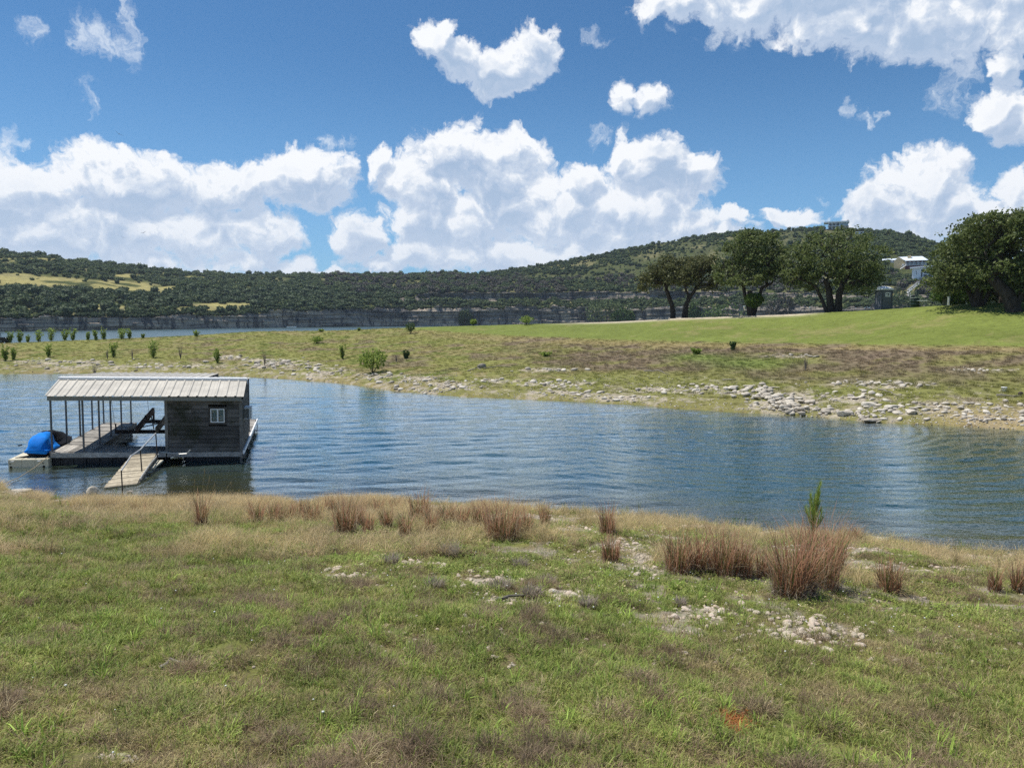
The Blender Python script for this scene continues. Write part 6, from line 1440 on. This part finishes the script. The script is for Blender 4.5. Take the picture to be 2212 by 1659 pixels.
slabs()
def stick(pts, r, label, mat=None, name='driftwood', cat='driftwood'):
    P = []
    for xu, yu, up in pts: x, y, z = on_ground(xu, yu); P.append(Vector((x, y, z+up)))
    o0 = P[0]; mb = MB(); rg = np.random.default_rng(int(pts[0][0])); D = []
    for a, b in zip(P[:-1], P[1:]):
        for k in range(3): D.append(a.lerp(b, k/3)-o0+Vector((rg.normal(0, r), rg.normal(0, r), rg.normal(0, r*.4))))
    D.append(P[-1]-o0); n = len(D); mb.tube(D, [r*(1-0.6*i/(n-1)) for i in range(n)], 6); o = mb.build(name, mat or M_GREYW, None, True); o.location = o0; tag(o, label, cat); return o
stick([(1046,799,.1),(1075,794,.12),(1103,794,.03)], .05, 'curved grey branch lying right of the stump'); stick([(1009,803,.03),(1030,798,.12),(1040,800,.1)], .05, 'short grey branch lying left of the stump')
stick([(1390,803,.05),(1420,803,.08),(1447,810,.02)], .05, 'long curved branch on the brown slope'); stick([(1375,798,.03),(1403,796,.05)], .04, 'short pale branch above the long curved branch'); stick([(1562,823,.1),(1590,822,.05)], .04, 'pale stick lying above the rock pile')
stick([(2152,857,.1),(2207,857,.06)], .06, 'grey log on the bank near the white bucket'); stick([(1900,843,.06),(1925,850,.05),(1938,856,.02)], .04, 'dark branch on the bank above the boulders')
stick([(1758,1228,.25),(1775,1242,.10),(1795,1265,.02)], .014, 'bleached forked stick leaning out of the front tussock', M_STRAWB); stick([(1758,1240,.20),(1785,1262,.04),(1793,1286,.0)], .012, 'second bleached stick beside the front tussock', M_STRAWB); stick([(1780,1158,.06),(1850,1166,.03)], .02, 'thin pale branch on the shore behind the tall tussock', M_GREYW)
stick([(1068,1303,.03),(1095,1300,.05),(1135,1293,.03)], .022, 'mossy pale stick below the pebble patch'); stick([(600,1090,.06),(635,1082,.10),(668,1085,.03)], .045, 'reddish driftwood log at the waterline beside the tussocks')
stick([(352,1444,.01),(372,1437,.03),(404,1442,.02)], .017, 'broken lichen covered stick lying in the near left grass')
def bucket():
    x, y, z = on_ground(2168, 846); r = empty('white_bucket', (x, y, z)); tag(r, 'white plastic bucket lying on the right part of the far bank', 'bucket'); mb = MB(); mb.tube([(0, 0, 0), (0.02, 0, .20), (0.02, 0, .21), (.02, 0, .235)], [.11, .135, .15, .15], 16); mb.build('body', M_WHITE, r, True)
    mb = MB(); mb.tube([(-.13, 0, .2), (-.08, -.1, .12), (.08, -.1, .12), (.17, 0, .2)], .006, 5); mb.build('handle', M_STEEL, r)
    x, y, z = on_ground(2205, 853); o = link(bpy.data.objects.new('dark_stump', rock_mesh('dark_stump', 2, .8, .2, 991, M_RUST, False, 4))); o.location = (x, y, z+.06); o.scale = (.16, .14, .16); tag(o, 'small dark stump at the right edge above the grey log', 'stump')
bucket()
def water_stones():
    for xu, yu, s, lab, mat in ((200, 1066, .17, 'white topped mossy block standing in the shallows left of the gangway', M_LIME), (282, 1063, .12, 'small pale stone just awash below the end of the gangway', M_LIME)):
        p = wpix(xu, yu, 0.0); o = link(bpy.data.objects.new('shallow_stone', rock_mesh('shallow_stone', 3, .8, .12, 995+int(xu), mat, False, 8))); o.location = (p.x, p.y, .06 if s > .15 else -.03); o.scale = (s, s, s*1.2); tag(o, lab, 'stone')
    o = big(46, 1062, 46, 14, 'pale flat rock at the left end of the near waterline', BR[1], .6); o['group'] = 'near shore rocks'; o = big(137, 1084, 38, 9, 'pale flat rock on the near waterline left of the gangway foot', BR[2], .6, .2); o['group'] = 'near shore rocks'
    o = big(1666, 1152, 26, 10, 'white rock on the near waterline left of the young pine', BR[3], .7); o['group'] = 'near shore rocks'; o = big(1895, 1163, 60, 8, 'long white rock shelf on the near waterline right of the young pine', BR[1], .5, .1); o['group'] = 'near shore rocks'; o = big(1932, 1236, 20, 9, 'white rock among cream pebbles at the right', BR[3], .8, 1); o['group'] = 'near shore rocks'
    o = big(1160, 1102, 40, 8, 'pale slab on the near waterline behind the wide tussock', BR[0], .6, .2); o['group'] = 'near shore rocks'
water_stones()
def build_stones():
    # far bank: stones of the stony patches; near bank: pebble patches.  The largest in the picture are single stones of the ground.
    F_ = []; rg = np.random.default_rng(31)
    for (x, y, rx, ry) in STONY:
        n = int(20+rx*ry/12)
        for i in range(n): F_.append((x+rx*rg.normal(0, .55), y+ry*rg.normal(0, .5), rg.random()))
    for i in range(420): xu = rg.uniform(-20, 2230); base = float(np.interp(xu, [-20, 480, 750, 1000, 1400, 1740, 1900, 2230], [806, 811, 829, 857, 875, 897, 912, 930])); F_.append((xu, base-rg.exponential(13)-1, rg.random()*.6))
    for i in range(1100): xu = rg.uniform(900, 2230); base = float(np.interp(xu, [900, 1400, 1900, 2230], [848, 875, 912, 930])); F_.append((xu, base-rg.uniform(0, 1)**1.3*(45+50*(xu-900)/1300), rg.random()*.55))
    A = np.array(F_); A = A[(A[:, 1] > 740)]; P = ground_many(A[:, 0], A[:, 1]); d = np.hypot(P[:, 0], P[:, 1]); az = np.degrees(np.arctan2(P[:, 0], P[:, 1])); ok = (d > FS_in(az)-0.3) & (P[:, 2] > -0.15); A, P, d = A[ok], P[ok], d[ok]
    s = (0.04+0.17*A[:, 2]**4)*np.clip(d/44, 0.72, 1.5); N_ = []
    for (x, y, rx, ry) in NEARROCK:
        n = int(34+rx*ry/12)
        for i in range(n): N_.append((x+rx*rg.normal(0, .75), y+ry*rg.normal(0, 1.0), rg.random()))
    for i in range(1800): N_.append((rg.uniform(800, 2240), 1085+360*rg.random()**1.6, rg.random()*.75))
    for i in range(130): N_.append((rg.uniform(0, 2240), rg.uniform(1400, 1655), rg.random()*.5))
    Bn = np.array(N_); P2 = ground_many(Bn[:, 0], Bn[:, 1]); d2 = np.hypot(P2[:, 0], P2[:, 1]); az2 = np.degrees(np.arctan2(P2[:, 0], P2[:, 1])); ok = d2 < NS_in(az2)+0.4; Bn, P2, d2 = Bn[ok], P2[ok], d2[ok]
    s2 = (0.014+0.036*Bn[:, 2]**3)*np.where(Bn[:, 1] > 1450, 0.5, 1.0)
    pos = np.concatenate([P, P2]); sc = np.concatenate([s, s2]); dd = np.concatenate([d, d2]); near = np.arange(len(pos)) >= len(P)
    w_ = np.where(near, 0.8, 1.0); o = np.argsort(-sc/dd*w_); rest = []
    for n, i in enumerate(o):
        if n < 290:
            me = PEB[n % 6] if near[i] else LIME[n % 8]; k = sc[i]; put_stone('stone', me, pos[i], (k*1.25, k*1.1, k), RNG.uniform(0, 6.28), GROUND)
        else: rest.append(i)
    rest = np.array(rest); n = len(rest); k = sc[rest]; idx = np.where(near[rest], 8+RNG.integers(0, 6, n), RNG.integers(0, 8, n)); z6 = RNG.uniform(0, 6.28, n)
    pp = pos[rest]+np.stack([0*k, 0*k, k*0.12], 1)
    scatter('pebbles', pp, np.stack([RNG.normal(0, .2, n), RNG.normal(0, .2, n), z6], 1), np.stack([k*1.3, k*1.1, k], 1), idx, np.ones((n, 3)), LIME+PEB)
build_stones()
# short green shoots along and in the near waterline, white flower heads in the turf
def shoots():
    P = [tuft('shoot', 7, 0.34, 0.04, 0.12, 0.008, 3, 80+s, 0.5, 0.15) for s in range(3)]; rg = np.random.default_rng(4); X = []
    for x, y, rx, ry, n in ((1300,1098,90,7,60),(1240,1100,30,8,30),(1720,1150,90,8,60),(1950,1165,120,8,60),(1510,1125,120,6,70),(190,1078,80,9,50),(1420,1115,60,8,30),(520,1092,200,4,50),(2100,1192,90,6,40),(1130,1095,150,5,40),(950,1092,60,4,14),(265,1065,80,14,14)):
        for i in range(n): X.append((x+rg.normal(0, rx*.6), y+rg.normal(0, ry*.5)))
    A = np.array(X); Pn = ground_many(A[:, 0], A[:, 1]+2); n = len(Pn); k = .35+.75*rg.random(n)**2; t_ = np.array([.20, .27, .055])*(0.7+.6*rg.random((n, 1)))
    Pn[:, 2] = np.maximum(Pn[:, 2], -0.12)
    scatter('green_shoots', Pn, np.stack([0*k, 0*k, rg.uniform(0, 6.28, n)], 1), np.stack([k, k, k], 1), rg.integers(0, 3, n), t_, P)
shoots()
def flowers():
    M = plain('white_petals', (0.72, 0.72, 0.66), 0.8); V, F = ICO1; me = mesh_np('flower_head', V*np.array([.007, .007, .005])+np.array([0, 0, .055]), F, M)
    az, d, x, y = polar_points(2400, -35, 35, 2.2, 14, 0.5); xu = CX+FOC*np.tan(np.radians(az)); z = ground_z(az, d); ok = (d < NS_in(az)-3.5) & (RNG.random(2400) < 0.05+0.28*np.exp(-((xu-1550)/420)**2)*(d > 6)); x, y, z = x[ok], y[ok], z[ok]; n = len(x)
    scatter('white_flowers', np.stack([x, y, z], 1), np.zeros((n, 3)), np.ones((n, 3))*(0.6+.7*RNG.random((n, 1))), np.zeros(n), np.ones((n, 3)), [me])
flowers()

# ------------------------------------------------------------------ the thin summer haze in front of the far hills
def build_haze():
    m = bpy.data.materials.new('thin_haze'); m.use_nodes = True; m.node_tree.nodes.clear(); t = NT(m.node_tree)
    v = t.n('ShaderNodeVolumePrincipled', None, Color=(0.72, 0.84, 1.0, 1), Density=HAZE); v.inputs['Anisotropy'].default_value = 0.2
    t.n('ShaderNodeOutputMaterial', None, Volume=v.outputs[0])
    mb = MB(); mb.box(-1700, 1700, -1700, 1700, -60, 140); o = mb.build('haze', m); tag(o, kind='stuff')
HAZE = 0.00010
build_haze()
SC.cycles.volume_bounces = 0
